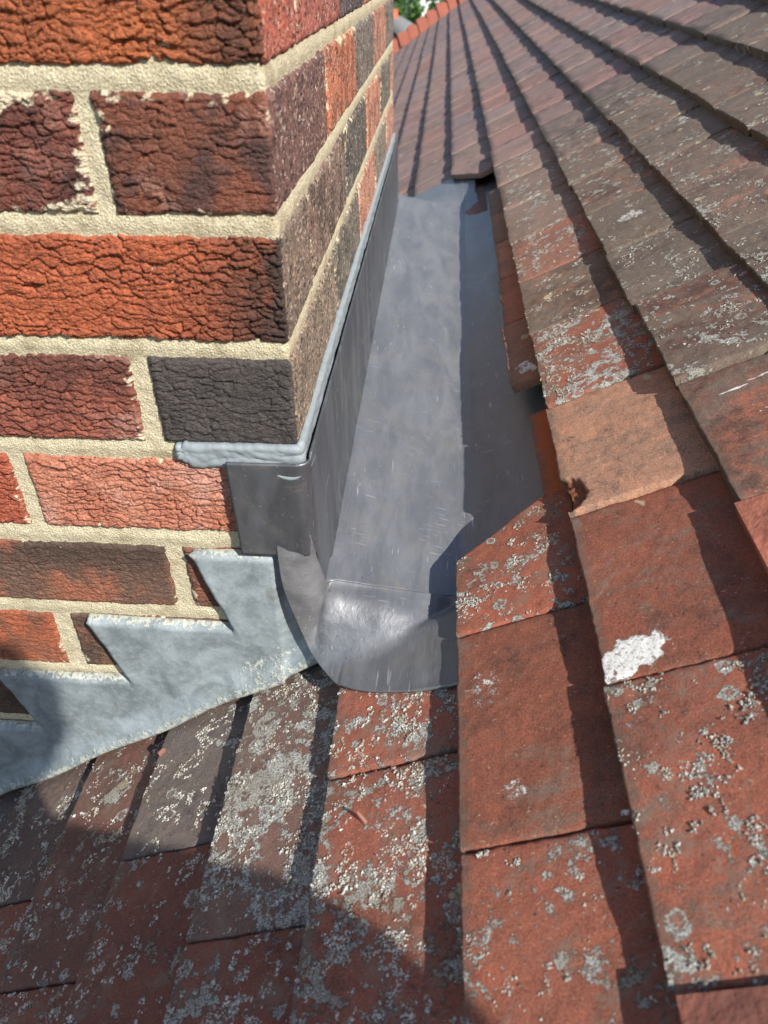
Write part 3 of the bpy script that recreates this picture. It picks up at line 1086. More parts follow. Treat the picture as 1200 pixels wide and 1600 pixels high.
def gutter():
    # trough: hidden upstand, sole, and the slope that runs up under the tiles
    ys = np.concatenate([np.linspace(.022, .5, 120), np.linspace(.51, 1.14, 70), np.linspace(1.15, 1.415, 34)])
    us = np.linspace(0, 1, 90)
    V = []
    for y in ys:
        xc = xcrease(y)
        zl, zr = zsole_l(y), zsole_r(y)
        prof = [(0, .0004, zl+.075), (.14, .0006, zl+.012), (.17, .0035, zl+.001), (.2, .009, zl), (.63, xc-.008, zr+.0015), (.67, xc, zr+.001), (.71, xc+.008, zr+.0045), (1, .242, -.405)]
        pr = np.array(prof)
        x = np.interp(us, pr[:, 0], pr[:, 1])
        z = np.interp(us, pr[:, 0], pr[:, 2])
        # near end meets the crest of the dressed apron; the upstand runs on to the corner
        k = math.exp(-(y-.022)/.03)
        ys_ = np.interp(us, [0, .15, .19, .25, 1], [-.024, -.020, -.004, 1, 1])
        yT = np.interp(x, TOP_EDGE[:, 0], TOP_EDGE[:, 1])-.022
        zT = np.interp(x, TOP_EDGE[:, 0], TOP_EDGE[:, 2])
        dy = np.where(us < .19, ys_, yT)*k
        if y == ys[0]:
            z0_ = z.copy()
        z = z+(zT-z0_)*k*(us > .19)
        # far end: laid down over the lower tiles, kept under the upper ones
        e = ss(1.14, 1.33, np.array([y]))[0]
        if e > 0:
            q_ = (x-A0[0])/CP
            hh = np.array([tile_top_h(min(qq, -.005)) for qq in q_])-np.maximum(q_+.005, 0)*STEP*10+.0030
            zt_ = A0[1]+(x-A0[0])*SP/CP+hh/CP
            zt_ = np.where(x > .165, np.minimum(zt_, z), zt_)
            z = z*(1-e)+zt_*e
        V.append(np.stack([x, y+dy, z], 1))
    V = np.array(V).reshape(-1, 3)
    n = noise(V*np.array([22, 7, 22]), 3)*.0016+noise(V*np.array([60, 30, 60]), 4)*.0005
    V[:, 2] += n*np.tile(ss(.18, .24, us), len(ys))
    V[:, 2] += np.tile(np.exp(-((us-.67)/.012)**2), len(ys))*.0014        # standing crease
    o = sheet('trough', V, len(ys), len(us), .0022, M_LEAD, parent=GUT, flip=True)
    # dressed-down front end: ear round the corner, crest, bulge and apron
    nu, nv = 150, 70
    t = np.linspace(0, 1, nu)
    T = interp([(0, .0006, -.0030, -.366), (.14, .0042, .0006, -.400), (.24, .0050, .0125, -.4275), (.31, .0065, .0205, -.4350), (.36, .0115, .0240, -.4368), (.5, .045, .0265, -.4432), (.68, .085, .030, -.4520), (.84, .118, .036, -.4600), (.92, .136, .04, -.4570), (1, .165, .045, -.4420)], t)
    B = interp([(0, -.0250, -.0048, -.366), (.10, -.0225, -.0092, -.410), (.20, -.0150, -.0100, -.446), (.30, -.0050, -.0130, -.4800), (.36, .0085, -.028, -.4870), (.42, .0205, -.0455, -.4830), (.46, .0280, -.0515, -.4795), (.64, .068, -.0690, -.4635), (.80, .1075, -.0775, -.4400), (.9, .128, -.076, -.4340), (1, .158, -.07, -.4245)], t)
    v = np.linspace(0, 1, nv)
    V = np.zeros((nu, nv, 3))
    for i in range(nu):
        for_ = v[:, None]
        wr = ss(.50, .74, np.array([t[i]]))[0]
        ez = for_*(1-wr)+wr*(for_**1.9)
        p = T[i]*(1-for_)+B[i]*for_
        p[:, 2] = (T[i][2]*(1-ez)+B[i][2]*ez)[:, 0]
        # rolled crest, then a hollow before the apron lies flat on the tile
        cr = ss(.26, .40, np.array([t[i]]))[0]*(1-ss(.5, .80, np.array([t[i]]))[0])
        ap = ss(.36, .46, np.array([t[i]]))[0]
        bul = np.sin(np.pi*np.clip(v/.5, 0, 1))**2*.0060*cr-np.sin(np.pi*np.clip((v-.42)/.58, 0, 1))*.0095*cr
        p[:, 2] += bul
        p[:, 2] -= np.sin(np.pi*v)*.010*ap*(1-cr)*.8
        # ridge running down from the corner to the bottom left
        g = math.exp(-((t[i]-.355)/.055)**2)
        p += np.outer(np.sin(np.pi*np.clip(v, 0, 1))*.0075*g, np.array([-.25, -.75, .45]))
        g2 = math.exp(-((t[i]-.21)/.075)**2)
        p += np.outer(np.sin(np.pi*v)*.0065*g2, np.array([.62, -.78, 0]))
        e = math.exp(-((t[i]-.12)/.09)**2)
        p[:, 1] -= np.sin(np.pi*v)*.0016*e
        V[i] = p
    V = V.reshape(-1, 3)
    hh = np.array([tile_top_h(min((x-A0[0])/CP, -.0045)) for x in V[:, 0]])+.0032
    zt_ = A0[1]+(V[:, 0]-A0[0])*SP/CP+hh/CP
    zt_ = np.where(V[:, 0] > .112, zt_-.008*ss(.112, .13, V[:, 0]), zt_)
    use = (V[:, 0] > .008) & (V[:, 1] < .03)
    zt_ = zt_-.022*ss(-.014, .03, V[:, 1])
    low = np.where(use, zt_, -9.)
    kk = .004                                                     # soft maximum, so that the lead settles on the tile
    V[:, 2] = np.where(use, np.maximum(V[:, 2], low)+kk*np.clip(1-np.abs(V[:, 2]-low)/kk, 0, 1)**2*.25, V[:, 2])
    dn = noise(V*55, 21)*.0010+noise(V*130, 22)*.00045
    dn *= np.where(use, .5, 1.)
    V[:, 2] += dn
    V[:, 1] -= dn*.6
    sheet('apron', V, nu, nv, .0022, M_LEAD, parent=GUT, flip=False)
gutter()

def cover():
    C = thing('lead_cover_flashing', 'dark lead cover flashing on the brick side above the gutter, lapped around the chimney corner', 'flashing')
    # path in plan: front flap -> rounded corner -> along the side face
    path = []
    for x in np.linspace(-.0530, -.006, 26):
        path.append((x, -.0058))
    for a in np.linspace(0, math.pi/2, 9)[1:-1]:
        path.append((-.006+.0088*math.sin(a), .003-.0088*math.cos(a)))
    yy = np.concatenate([np.linspace(.004, .5, 110), np.linspace(.51, 1.10, 60)])
    for y in yy:
        path.append((.0030, y))
    path = np.array(path)
    nv = 44
    v = np.linspace(0, 1, nv)
    V = []
    for i, (x, y) in enumerate(path):
        front = y < .002
        zt = -.300 if not front else -.3035
        if y > .01:
            zb = max(zsole_l(y)+.0012, -.4345+.022*y)
        else:
            zb = -.3845
        k = ss(-.001, .009, np.array([y]))[0]
        zb = -.3845*(1-k)+(zsole_l(max(y, .02))+.0004)*k
        z = zt+(zb-zt)*v
        xx = np.full(nv, x)
        yy_ = np.full(nv, y)
        if y > .004:
            xx = xx+.0012*np.sin(v*np.pi)*noise(np.stack([v*2, v*0+y*9, v*0], 1), 2)+.0016*ss(.93, 1., v)*(y > .05)
        else:
            xx = xx+(-.0006+.0018*v)*(1 if x < -.05 else 0)
            yy_ = yy_-.0007*noise(np.stack([v*2, v*0+x*40, v*0], 1), 6)
        V.append(np.stack([xx, yy_, z], 1))
    V = np.array(V).reshape(-1, 3)
    V[:, 0] += noise(V*np.array([0, 14, 40]), 13)*.0004
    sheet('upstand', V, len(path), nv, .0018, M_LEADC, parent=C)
cover()

def step_flashing():
    S = thing('stepped_lead_flashing', 'pale oxidised old lead flashing cut in saw-tooth steps against the brick', 'flashing')
    # upper outline (x, z) from right to left, on the brick face
    top = [(.02, -.4815), (.0, -.388), (-.0925, -.3855), (-.0875, -.402), (-.079, -.436), (-.0685, -.4665),
           (-.1925, -.4632), (-.1706, -.5372), (-.2935, -.5392), (-.2715, -.6135),
           (-.395, -.6150), (-.385, -.65), (-.372, -.69), (-.50, -.692), (-.475, -.77), (-.60, -.771)]
    top = np.array(top)
    # resample densely in x along the outline, per vertical column: the teeth overlap in x, so build by bands
    def zroof(x):
        return roofpt((x-A0[0])/CP, 0, 0)[2]
    low = lambda x: zroof(x)+.004+.0025*np.sin(x*52)
    SH = .296                                   # the slanted tooth edges are upright in (u, z), u = x + SH z
    # teeth: u range, top line; the sheet below them is continuous
    teeth = []
    corners = [(-.0160, -.388), (-.0925, -.3855), (-.0685, -.4665), (-.1925, -.4632), (-.1706, -.5372), (-.2935, -.5392), (-.2715, -.6135), (-.395, -.6150), (-.372, -.69), (-.50, -.692)]
    for a in range(0, 9, 2):
        teeth.append((corners[a], corners[a+1]))
    # columns on a shared lattice that is counted up from the lower edge, so that neighbouring teeth weld
    cols_ = []
    DZ = .0022
    for ti, (R_, L_) in enumerate(teeth):
        uR, uL = R_[0]+SH*R_[1], L_[0]+SH*L_[1]
        if ti == 0:
            uR = .010-.4865*SH                 # right edge, trimmed along the corner
        else:
            uR = u_prev
        u_prev = uL
        n_u = max(8, int((uR-uL)/.0022))
        us_ = np.linspace(uR, uL, n_u)
        for iu, uu in enumerate(us_):
            if ti > 0 and iu == 0:
                continue                        # the column on the notch belongs to the tooth above it
            f_ = iu/(n_u-1)
            zt = R_[1]+(L_[1]-R_[1])*f_
            if ti == 0:
                zt = np.interp(uu, [-.1305, -.1290, -.1280, -.1270], [-.387, -.424, -.455, -.4815])
            zb = -.6
            for _ in range(30):
                zb = low(uu-SH*zb)
            n_ = max(2, int(round((zt-zb)/DZ)))
            zs = zb+np.arange(n_+1)*DZ
            zs[-1] = zt
            cols_.append(np.stack([uu-SH*zs, zs*0, zs], 1))
    starts = np.cumsum([0]+[len(c_) for c_ in cols_])
    allF = []
    for a_ in range(len(cols_)-1):
        n_ = min(len(cols_[a_]), len(cols_[a_+1]))
        p_, q_ = starts[a_]+np.arange(n_), starts[a_+1]+np.arange(n_)
        allF.append(np.stack([p_[:-1], q_[:-1], q_[1:], p_[1:]], 1)[:, ::-1])
        big = cols_[a_] if len(cols_[a_]) > n_ else None
        if 0 < abs(len(cols_[a_])-len(cols_[a_+1])) <= 3:      # close the little steps along sloping tops
            L0, R0 = len(cols_[a_]), len(cols_[a_+1])
            lo_, hi_ = (starts[a_+1]+R0-1, [starts[a_]+x_ for x_ in range(n_-1, L0)]) if L0 > R0 else (starts[a_]+L0-1, [starts[a_+1]+x_ for x_ in range(n_-1, R0)])
            for x_, y_ in zip(hi_[:-1], hi_[1:]):
                allF.append(np.array([[lo_, lo_, y_, x_] if L0 > R0 else [lo_, lo_, x_, y_]]))
    allV = cols_
    co = np.concatenate(allV)
    seg = np.array(top)
    def dist_top(p):
        best = np.full(len(p), 9.)
        isflat = np.zeros(len(p))
        for a, b in zip(seg[:-1], seg[1:]):
            ab = b-a
            tt = np.clip(((p-a)@ab)/(ab@ab), 0, 1)
            d = np.hypot(*(p-(a+tt[:, None]*ab)).T)
            n1 = d < best
            best = np.where(n1, d, best)
            isflat = np.where(n1, 1.0 if abs(ab[1]) < .006 else .0, isflat)
        return best, isflat
    p2 = co[:, [0, 2]]
    dt, fl = dist_top(p2)
    lowz = np.array([low(x) for x in co[:, 0]])
    db = co[:, 2]-lowz
    y = -.0062+noise(np.stack([co[:, 0]*16, co[:, 2]*16, co[:, 0]*0], 1), 3)*.0014
    y -= .011*ss(.030, .0, db)                                  # kicked out over the tiles
    y += fl*ss(.005, .0, dt)*.0075                              # tucked into the bed joint
    y -= (1-fl)*ss(.012, .0, dt)*.0012*(1+noise(np.stack([co[:, 0]*60, co[:, 2]*60, co[:, 0]*0], 1), 4))
    edge = np.maximum(fl*ss(.009, .001, dt)*.66, np.maximum((1-fl)*ss(.005, .0, dt)*.35, ss(.024, .002, db)*.56))
    wrc = np.exp(-((co[:, 0]+.045)/.05)**2)*ss(.06, .02, db)*.5
    edge = np.maximum(edge, wrc)
    y = np.where(co[:, 0] > -.03, y+.0052*ss(-.034, -.024, co[:, 0]), y)
    co[:, 1] = y
    bm = bmesh.new()
    lay = bm.verts.layers.float.new('edge')
    bv = [bm.verts.new(c_) for c_ in co]
    for v_, e_ in zip(bv, edge):
        v_[lay] = e_
    for q_ in np.concatenate(allF):
        ids = list(dict.fromkeys(int(x_) for x_ in q_))
        if len(ids) > 2:
            bm.faces.new([bv[x_] for x_ in ids])
    bmesh.ops.recalc_face_normals(bm, faces=bm.faces[:])
    if sum(f_.normal.y for f_ in bm.faces) > 0:
        bmesh.ops.reverse_faces(bm, faces=bm.faces[:])
    me = bpy.data.meshes.new('saw_tooth_sheet')
    bm.to_mesh(me)
    bm.free()
    me.polygons.foreach_set('use_smooth', [True]*len(me.polygons))
    me.materials.append(M_OLD)
    o = link('saw_tooth_sheet', me, S)
    md = o.modifiers.new('thickness', 'SOLIDIFY')
    md.thickness = .0022
    md.offset = -1
step_flashing()

def sealant():
    S = thing('sealant_bead', 'pale grey sealant bead along the top of the lead around the chimney corner', 'sealant')
    path = []
    for x in np.linspace(-.0885, -.006, 70):
        path.append((x, .0, 0, -1))
    for a in np.linspace(0, math.pi/2, 7)[1:-1]:
        path.append((-.003-.004+.004*math.sin(a)+.001, .004-.004*math.cos(a), math.sin(a), -math.cos(a)))
    for y in np.concatenate([np.linspace(.004, .5, 170), np.linspace(.503, 1.09, 90)]):
        path.append((-.002, y, 1, 0))
    path = np.array(path)
    nv = 15
    v = np.linspace(0, 1, nv)
    V = []
    L = np.concatenate([[0], np.cumsum(np.hypot(*np.diff(path[:, :2], axis=0).T))])
    for i, (x, y, nx, ny) in enumerate(path):
        l = L[i]
        q = np.array([[l*60, 1., 1.]])
        wt = .0005*noise(q, 1)[0]+.0004*noise(q*4, 2)[0]
        wb = .0014*noise(q, 3)[0]+.0010*noise(q*3.3, 4)[0]
        if ny < -.5:
            zt, zb = -.2942+.0006*l/.08, -.3098
            if x < -.080:
                k_ = (-.080-x)/.0085
                zt, zb = zt-.002*k_+.0012*math.sin(k_*9), zb+.0055*k_**.7+.0012+.0012*math.sin(k_*13)
            elif x < -.062:
                zb -= .0022*math.sin((x+.080)/.018*math.pi)
        else:
            zt, zb = -.2915+.003*min(1, y/.1), -.3085+.0015*y
        zt += wt
        zb += wb
        rise = np.clip(np.minimum(v*14, (1-v)*12), 0, 1)
        ridge = .0042*rise**.4+(noise(np.stack([v*4, v*0+l*70, v*0], 1), 8)*.0011+noise(np.stack([v*9, v*0+l*240, v*0], 1), 9)*.0006)*rise
        ridge -= .0006*np.sin(np.pi*v)*rise                        # tooled slightly hollow
        z = zt+(zb-zt)*v
        V.append(np.stack([x+nx*(ridge-.0032), y+ny*(ridge-.0032), z], 1))
    V = np.array(V).reshape(-1, 3)
    n = len(path)
    me = mesh_np('bead', V, grid_faces(n, nv), True, None, M_SEAL)
    o = link('bead', me, S)
    md = o.modifiers.new('thickness', 'SOLIDIFY')
    md.thickness = .002
    md.offset = -1
    # finger smear on the flap below
    nu2, nv2 = 26, 7
    VV = []
    for a in np.linspace(0, 1, nu2):
        cx = -.018+.0165*a
        cz = -.3125-.0035*math.sin(a*math.pi*.8)+.002*a
        wd = .0022*math.sin(math.pi*min(1, a*1.05+.05))**.5+.0002
        for b in np.linspace(-1, 1, nv2):
            VV.append((cx, -.0062-.0014*(1-b*b)-.0002, cz+b*wd))
    me = mesh_np('smear', VV, grid_faces(nu2, nv2, 0, True), True, None, M_SEAL)
    link('smear', me, S)
sealant()

# ------------------------------------------------------------------ the far end of the roof and what lies beyond
def ray(u, v, Y):
    d = CF+CR*(u-600)/FPX-CU*(v-800)/FPX
    return CAM+d*(Y-CAM[1])/d[1]

def far_end():
    M = plain('bonnet_clay', lin(158, 92, 72), .8, 0, .3, 18)
    bm = bmesh.new()
    bmesh.ops.create_cube(bm, size=1)
    for v in bm.verts:
        top_ = v.co.z > 0
        v.co = Vector((v.co.x*.118+.05+(.014 if top_ else 0), v.co.y*(.17 if top_ else .26), v.co.z*.115+.045-(.02 if v.co.x > 0 else 0)))
    bmesh.ops.bevel(bm, geom=bm.edges[:], offset=.012, segments=2, affect='EDGES')
    me = bpy.data.meshes.new('bonnet_tile')
    bm.to_mesh(me); bm.free()
    me.materials.append(M)
    a = PITCH-DEL*.6
    for k in range(-16, 17):
        o = link('bonnet_tile', me, ROOF, roofpt(scourse(k), 7.66+rnd.uniform(-.01, .01), .004), (rnd.uniform(-.05, .05), -a, rnd.uniform(-.05, .05)))
    # ridge, far slope and the walls that carry the roof
    rp = roofpt(scourse(16)+.12, 0, 0)
    V = []
    for y in np.linspace(-1.4, 7.7, 28):
        for b in np.linspace(-.35, math.pi+.35, 9):
            V.append((rp[0]-.11*math.cos(b), y, rp[2]-.03+.075*math.sin(b)))
    link('ridge_tile', mesh_np('ridge_tile', V, grid_faces(28, 9), True, None, M), ROOF)
    Mw = plain('house_render', lin(176, 160, 140), .9)
    e = roofpt(-1.7, 0, -.11)
    b = roofpt(1.76, 0, -.11)
    xb = 2*b[0]-e[0]
    V = [(e[0]+.25, -1.3, -5.6), (xb-.25, -1.3, -5.6), (xb-.25, 7.5, -5.6), (e[0]+.25, 7.5, -5.6), (e[0]+.25, -1.3, e[2]+.1), (xb-.25, -1.3, e[2]+.1), (xb-.25, 7.5, e[2]+.1), (e[0]+.25, 7.5, e[2]+.1), (b[0], -1.3, b[2]-.03), (b[0], 7.5, b[2]-.03)]
    bm = bmesh.new()
    vs = [bm.verts.new(v) for v in V]
    for f in ((0, 3, 7, 4), (1, 5, 6, 2), (0, 4, 8, 5, 1), (3, 2, 6, 9, 7), (0, 1, 2, 3)):
        bm.faces.new([vs[i] for i in f])
    me = bpy.data.meshes.new('house_wall')
    bm.to_mesh(me); bm.free()
    me.materials.append(Mw)
    link('house_wall', me, ROOF)
    V = [(b[0]+.02, -1.36, b[2]+.07), (xb, -1.36, e[2]), (xb, 7.6, e[2]), (b[0]+.02, 7.6, b[2]+.07)]
    o = link('far_slope', mesh_np('far_slope', V, [[0, 1, 2, 3]], False, None, plain('far_slope_clay', lin(150, 110, 96), .85)), ROOF)
    md = o.modifiers.new('thickness', 'SOLIDIFY'); md.thickness = .03
far_end()

def neighbour():
    """hipped end of the next roof: orange ridge tile, grey hip roll, brown slopes"""
    Y = 11.0
    top = ray(610, 20, Y)
    N = thing('neighbouring_roof', 'small brown hipped roof with orange ridge tile and grey hip roll behind the verge', 'roof', tuple(top))
    Mb, Mo, Mg = plain('brown_slope', lin(122, 104, 94), .85), plain('ridge_clay', lin(196, 100, 70), .8), plain('grey_hip', lin(116, 116, 114), .7)
    def put(nm, V, F, M, smooth=False):
        return link(nm, mesh_np(nm, np.array(V), F, smooth, None, M), N)
    # slopes of the hip, apex at the origin of the empty, falling to the right, to the front and to the back
    L = 3.0
    put('slope', [(0, 0, -.10), (1.5, -1.4, -1.5), (-L, -1.4, -1.5), (-L, 0, -.10)], [[3, 2, 1, 0]], Mb)
    put('slope', [(0, 0, -.10), (1.5, 1.4, -1.5), (1.5, -1.4, -1.5), (.001, 0, -.101)], [[0, 1, 2, 3]][0:1], Mb)
    put('slope', [(0, 0, -.10), (-L, 0, -.10), (-L, 1.4, -1.5), (1.5, 1.4, -1.5)], [[3, 2, 1, 0]], Mb)
    put('gable_wall', [(1.45, -1.3, -1.5), (1.45, 1.3, -1.5), (1.45, 1.3, -5.2), (1.45, -1.3, -5.2), (-L, -1.3, -1.5), (-L, 1.3, -1.5), (-L, 1.3, -5.2), (-L, -1.3, -5.2)],
        [[0, 3, 2, 1], [4, 7, 3, 0], [1, 2, 6, 5], [5, 6, 7, 4]], plain('neighbour_wall', lin(150, 110, 90), .9))
    V = []
    for x in np.linspace(-L, .10, 14):
        for b in np.linspace(0, math.pi, 9):
            V.append((x, -.13*math.cos(b), -.06+.10*math.sin(b)))
    put('ridge_tile', V, grid_faces(14, 9), Mo, True)
    for sgn in (-1, 1):
        V = []
        for f in np.linspace(0, 1, 16):
            c = np.array([.03+1.47*f, sgn*1.4*f, -.13-1.40*f+.10*math.sin(min(1, f*5)*math.pi/2)])
            ax = np.array([.6, -.7*sgn, 0]); ax /= np.linalg.norm(ax)
            for b in np.linspace(0, math.pi, 9):
                V.append(c+np.array([.66, .70*sgn, 0])*0+ax*(-.15*math.cos(b))*(-sgn)+np.array([0, 0, .13*math.sin(b)]))
        put('hip_roll', V, grid_faces(16, 9, 0, sgn > 0), Mg, True)
neighbour()

def leafy_tree(name, label, base, crown_c, radii, n, leaf, cols, seed, twig=None):
    r = np.random.RandomState(seed)
    T = thing(name, label, 'tree', base)
    # trunk and limbs
    bm = bmesh.new()
    base_v = np.array(base)
    cc = np.array(crown_c)-base_v
    def limb(p0, p1, r0, r1, k=7, segs=6):
        p0, p1 = np.array(p0), np.array(p1)
        d = p1-p0
        ax = np.cross(d, [0, .3, 1.]); ax /= np.linalg.norm(ax)+1e-9
        ay = np.cross(d, ax); ay /= np.linalg.norm(ay)+1e-9
        prev = None
        for i in range(segs+1):
            f = i/segs
            c = p0+d*f+(r.normal(size=3)*.03*np.linalg.norm(d)*(0 < i < segs))
            rad = r0+(r1-r0)*f
            ring = [bm.verts.new(c+rad*(ax*math.cos(a)+ay*math.sin(a))) for a in np.linspace(0, 2*math.pi, k, endpoint=False)]
            if prev:
                for a in range(k):
                    bm.faces.new((prev[a], prev[(a+1) % k], ring[(a+1) % k], ring[a]))
            prev = ring
    limb((0, 0, 0), cc*np.array([.6, .6, .85]), .16, .07)
    tips = []
    for i in range(14):
        t_ = cc+r.normal(size=3)*np.array(radii)*.5
        limb(cc*np.array([.5, .5, .55+.3*r.rand()]), t_, .05, .012)
        tips.append(t_)
    me = bpy.data.meshes.new('trunk')
    bm.to_mesh(me); bm.free()
    me.materials.append(plain('bark_'+name, (.09, .075, .06), .9))
    link('trunk', me, T)
    tips = np.array(tips)
    V, F, C = [], [], []
    sub = cc+r.normal(size=(60, 3))*np.array(radii)*.5
    ctr = np.concatenate([tips, sub])
    for i in range(n):
        c = ctr[r.randint(len(ctr))]+r.normal(size=3)*np.array(radii)*.17
        a, b = r.normal(size=3), r.normal(size=3)
        a /= np.linalg.norm(a)
        b -= a*(a@b); b /= np.linalg.norm(b)
        l = leaf*r.uniform(.6, 1.3)
        V += [c-a*l, c+b*l*.45, c+a*l, c-b*l*.45]
        F.append([4*i, 4*i+1, 4*i+2, 4*i+3])
        k = np.array(cols[r.randint(len(cols))])*r.uniform(.75, 1.25)
        C += [k]*4
    t = NT('leaf_'+name)
    base_c = t.attr('col')
    mm = t.out(base_c, .55)
    t.b.inputs['Transmission Weight'].default_value = 0
    tr = t.n('ShaderNodeBsdfTranslucent')
    t.put(tr.inputs[0], t.mix(1., base_c, (1.6, 1.7, .8), 'MULTIPLY'))
    ms = t.n('ShaderNodeMixShader')
    ms.inputs[0].default_value = .4
    t.t.links.new(t.b.outputs[0], ms.inputs[1])
    t.t.links.new(tr.outputs[0], ms.inputs[2])
    t.t.links.new(ms.outputs[0], t.t.nodes['Material Output'].inputs[0])
    me = mesh_np('crown', V, F, False, np.array(C), mm)
    o = link('crown', me, T)
    return T

GZ = -5.6
p = ray(630, 8, 19.0)
leafy_tree('dark_tree', 'dark green broadleaf tree beyond the neighbouring hip', (p[0]-1.0, 19.6, GZ), (p[0]-1.05, 19.6, p[2]+.2), (.72, 1.2, 1.5), 9000, .11, [(.010, .026, .010), (.014, .036, .013), (.028, .07, .02)], 3)  # leaf colours are dark greens throughout
p = ray(694, 18, 13.5)
leafy_tree('pale_leaved_tree', 'thin bright green leafy sapling in front of the white house wall', (p[0]+.25, 13.7, GZ), (p[0]+.12, 13.6, p[2]+.25), (.42, .6, .8), 1500, .055, [(.16, .28, .05), (.22, .34, .07), (.10, .2, .04)], 5)
p = ray(640, 24, 12.6)
leafy_tree('low_shrub', 'small green shrub growing behind the neighbouring grey hip roll', (p[0]+.05, 12.9, GZ), (p[0]+.02, 12.8, p[2]-.15), (.18, .3, .35), 700, .05, [(.05, .12, .03), (.09, .18, .04)], 8)

def white_house():
    Y = 24.0
    a = ray(653, 0, Y)
    x0 = a[0]
    Wh = thing('white_house', 'sunlit white rendered house wall behind the pale leaves', 'house', (x0+4, Y+3, GZ))
    M = plain('white_render', (.82, .82, .80), .85, 0, .03)
    def box(nm, x0_, x1, y0, y1, z0, z1, mat, par=Wh):
        bm = bmesh.new()
        bmesh.ops.create_cube(bm, size=1)
        for v in bm.verts:
            v.co = Vector(((x0_+x1)/2+v.co.x*(x1-x0_), (y0+y1)/2+v.co.y*(y1-y0), (z0+z1)/2+v.co.z*(z1-z0)))
        me = bpy.data.meshes.new(nm)
        bm.to_mesh(me); bm.free()
        me.materials.append(mat)
        o = link(nm, me, par)
        return o
    # local coordinates about the empty
    box('wall', -4, 4, -3, 3, 0, 6.2, M)
    bm = bmesh.new()
    vs = [bm.verts.new(c) for c in ((-4.3, -3.3, 6.15), (4.3, -3.3, 6.15), (4.3, 3.3, 6.15), (-4.3, 3.3, 6.15), (-4.3, 0, 8.6), (4.3, 0, 8.6))]
    for f in ((0, 1, 5, 4), (2, 3, 4, 5), (0, 4, 3), (1, 2, 5), (0, 3, 2, 1)):
        bm.faces.new([vs[i] for i in f])
    me = bpy.data.meshes.new('roof'); bm.to_mesh(me); bm.free()
    me.materials.append(plain('house_roof', (.12, .07, .05), .85))
    link('roof', me, Wh)
    Mg, Mf = plain('window_glass', (.03, .035, .04), .1), plain('window_frame', (.7, .7, .7), .5)
    for x in (1.6, 3.0):
        for z in (1.0, 3.9):
            w = box('window', x-.55, x+.55, -3.04, -2.98, z, z+1.3, Mf)
            box('pane', x-.47, x+.47, -3.05, -3.041, z+.08, z+1.22, Mg, w)
white_house()

def ground():
    V, F = [], []
    n = 30
    for i in range(n):
        for j in range(n):
            V.append((-150+300*i/(n-1), -150+300*j/(n-1), GZ-.004))
    t = NT('lawn')
    c = t.mix(t.noise(.8, 6, .7), (.035, .06, .018), (.07, .10, .03))
    o = link('ground', mesh_np('ground', V, grid_faces(n, n), False, None, t.out(c, .95)))
    o['kind'] = 'structure'
ground()

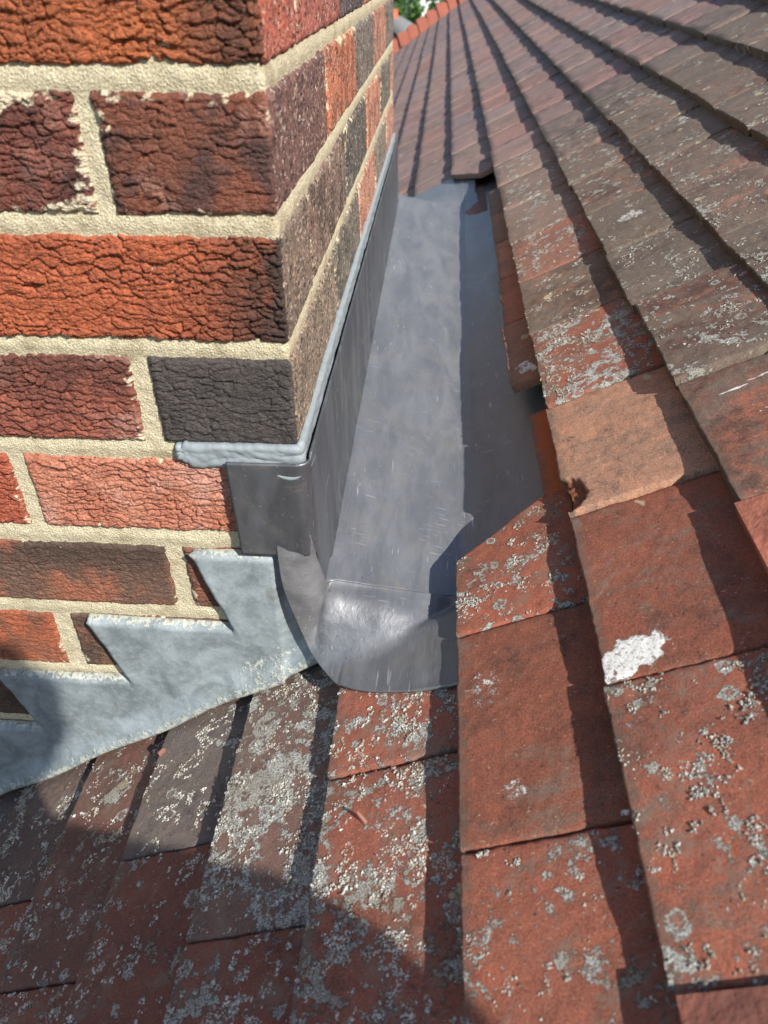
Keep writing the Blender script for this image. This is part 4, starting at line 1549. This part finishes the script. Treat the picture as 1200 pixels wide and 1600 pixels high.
# ------------------------------------------------------------------ the person whose shadow falls across the lower left tiles
def person():
    P = thing('person', 'person in dark work jacket kneeling on the tiles, holding a phone out in both hands', 'person', (.5, -.95, -.2))
    o0 = np.array([.5, -.95, -.2])
    J = {}
    E = []
    def j(name, co, r, par=None):
        J[name] = (len(J), np.array(co)-o0, r)
        if par:
            E.append((J[par][0], J[name][0]))
    j('pelvis', (.50, -1.02, -.02), .125)
    j('waist', (.50, -1.00, .10), .12, 'pelvis')
    j('chest', (.495, -.95, .24), .14, 'waist')
    j('neck', (.50, -.89, .335), .058, 'chest')
    j('head', (.50, -.865, .40), .078, 'neck')
    j('brow', (.50, -.850, .445), .086, 'head')
    j('crown', (.50, -.862, .495), .055, 'brow')
    for sgn, sh, el, wr in ((1, (.605, -.91, .30), (.485, -.70, .07), (.20, -.555, -.10)), (-1, (.375, -.91, .29), (.235, -.74, .04), (.03, -.555, -.115))):
        n = 'r' if sgn > 0 else 'l'
        j(n+'sh', sh, .066, 'chest')
        j(n+'up', tuple((np.array(sh)*.5+np.array(el)*.5)), .054, n+'sh')
        j(n+'el', el, .046, n+'up')
        j(n+'wr', wr, .030, n+'el')
        hx = .135 if sgn > 0 else .060
        palm = (hx+.012*sgn, -.505, -.105)
        j(n+'pa', palm, .026, n+'wr')
        for f in range(4):
            z = -.070-.022*f
            kn = (hx+.004*sgn, -.470-.004*f, z)
            j(n+'k%d' % f, kn, .0095, n+'pa')
            j(n+'t%d' % f, (hx-.022*sgn, -.468-.006*f, z-.004), .0078, n+'k%d' % f)
        j(n+'th', (hx-.002*sgn, -.525, -.075), .0105, n+'pa')
        j(n+'tt', (hx-.022*sgn, -.520, -.052), .0085, n+'th')
    for sgn, x, zr in ((1, .61, -.11), (-1, .39, -.245)):
        n = 'R' if sgn > 0 else 'L'
        j(n+'hip', (.5+.085*sgn, -1.03, -.05), .098, 'pelvis')
        j(n+'kn', (x, -.69, zr+.075), .062, n+'hip')
        j(n+'ca', (x, -.88, zr+.068), .056, n+'kn')
        j(n+'an', (x, -1.08, zr+.055), .042, n+'ca')
        j(n+'to', (x, -1.20, zr+.045), .036, n+'an')
    me = bpy.data.meshes.new('body')
    me.from_pydata([tuple(v[1]) for v in J.values()], E, [])
    ob = link('body', me, P)
    md = ob.modifiers.new('skin', 'SKIN')
    md.use_smooth_shade = True
    for (i, c, r), sv in zip(J.values(), me.skin_vertices[0].data):
        sv.radius = (r, r)
        sv.use_root = i == 0
    sd = ob.modifiers.new('sub', 'SUBSURF')
    sd.levels = sd.render_levels = 2
    t = NT('jacket_and_skin')
    ob_c = t.n('ShaderNodeTexCoord').outputs['Object']
    sep = t.n('ShaderNodeSeparateXYZ')
    t.put(sep.inputs[0], ob_c)
    skin = t.math('MAXIMUM', t.ramp(sep.outputs[2], .555, .56), t.math('MULTIPLY', t.ramp(sep.outputs[1], .385, .39), t.ramp(sep.outputs[0], -.28, -.285)))
    cl = t.mix(t.noise(60, 4, .6), (.012, .014, .022), (.028, .032, .045))
    t.out(t.mix(skin, cl, (.42, .24, .17)), .75)
    me.materials.append(t.m)
    # cap of short hair
    V = []
    for a in np.linspace(.0, 1.9, 12):
        for b in np.linspace(0, 2*math.pi, 20):
            rr = .100+.004*math.sin(b*9+a*7)
            V.append((rr*math.sin(a)*math.cos(b)*.93, -.010+rr*math.sin(a)*math.sin(b)*(1.0 if math.sin(b) < 0 else .90), .655+rr*math.cos(a)*(1 if a < 1.5 else 1)))
    hm = mesh_np('hair', np.array(V)+np.array([0, .085, -.010]), grid_faces(12, 20), True, None, plain('hair', (.03, .02, .014), .7))
    link('hair', hm, ob)
    # the phone, its lens just behind the viewpoint
    bm = bmesh.new()
    bmesh.ops.create_cube(bm, size=1)
    for v in bm.verts:
        v.co = Vector((v.co.x*.073, v.co.y*.148, v.co.z*.008))
    bmesh.ops.bevel(bm, geom=bm.edges[:], offset=.0025, segments=2, affect='EDGES')
    me = bpy.data.meshes.new('phone_body')
    bm.to_mesh(me); bm.free()
    me.materials.append(plain('phone_black', (.012, .012, .014), .25))
    ph = thing('phone', 'black phone held out between two hands above the tiles', 'phone')
    mw = m.copy()
    ph.matrix_world = mw @ Matrix.Translation((.022, -.058, .0125))
    link('phone_body', me, ph)
    bm = bmesh.new()
    bmesh.ops.create_cone(bm, cap_ends=True, segments=24, radius1=.006, radius2=.006, depth=.002)
    me = bpy.data.meshes.new('lens'); bm.to_mesh(me); bm.free()
    me.materials.append(plain('lens_glass', (.02, .02, .03), .05))
    link('lens', me, ph, (-.022, .058, -.0049))
person()

# ------------------------------------------------------------------ loose bits
def bits():
    Mc = plain('clay_chip', lin(140, 98, 80), .9, 0, .3, 300)
    def shard(s, y, h, size, rz, label):
        r = random.Random(int(y*1e4))
        bm = bmesh.new()
        bmesh.ops.create_cube(bm, size=1)
        bmesh.ops.subdivide_edges(bm, edges=bm.edges[:], cuts=2)
        for v in bm.verts:
            tp = 1-.55*(v.co.x+.5)
            v.co = Vector((v.co.x*size[0], v.co.y*size[1]*tp, v.co.z*size[2]))
            v.co += Vector([r.uniform(-.08, .08)*x for x in size])
        me = bpy.data.meshes.new('clay_shard'); bm.to_mesh(me); bm.free()
        me.materials.append(Mc)
        o = link('clay_shard', me, None, roofpt(s, y, h), (.1, -(PITCH-DEL), rz))
        tag(o, label, 'clay shard')
    shard(-.071, -.165, -.0022, (.013, .0030, .0014), 2.5, 'thin orange clay splinter lying on the lichened red tile below the lead apron')
    shard(-.300, -.040, .001, (.007, .004, .0025), .8, 'tiny red clay crumb caught at the foot of the stepped lead flashing')
bits()
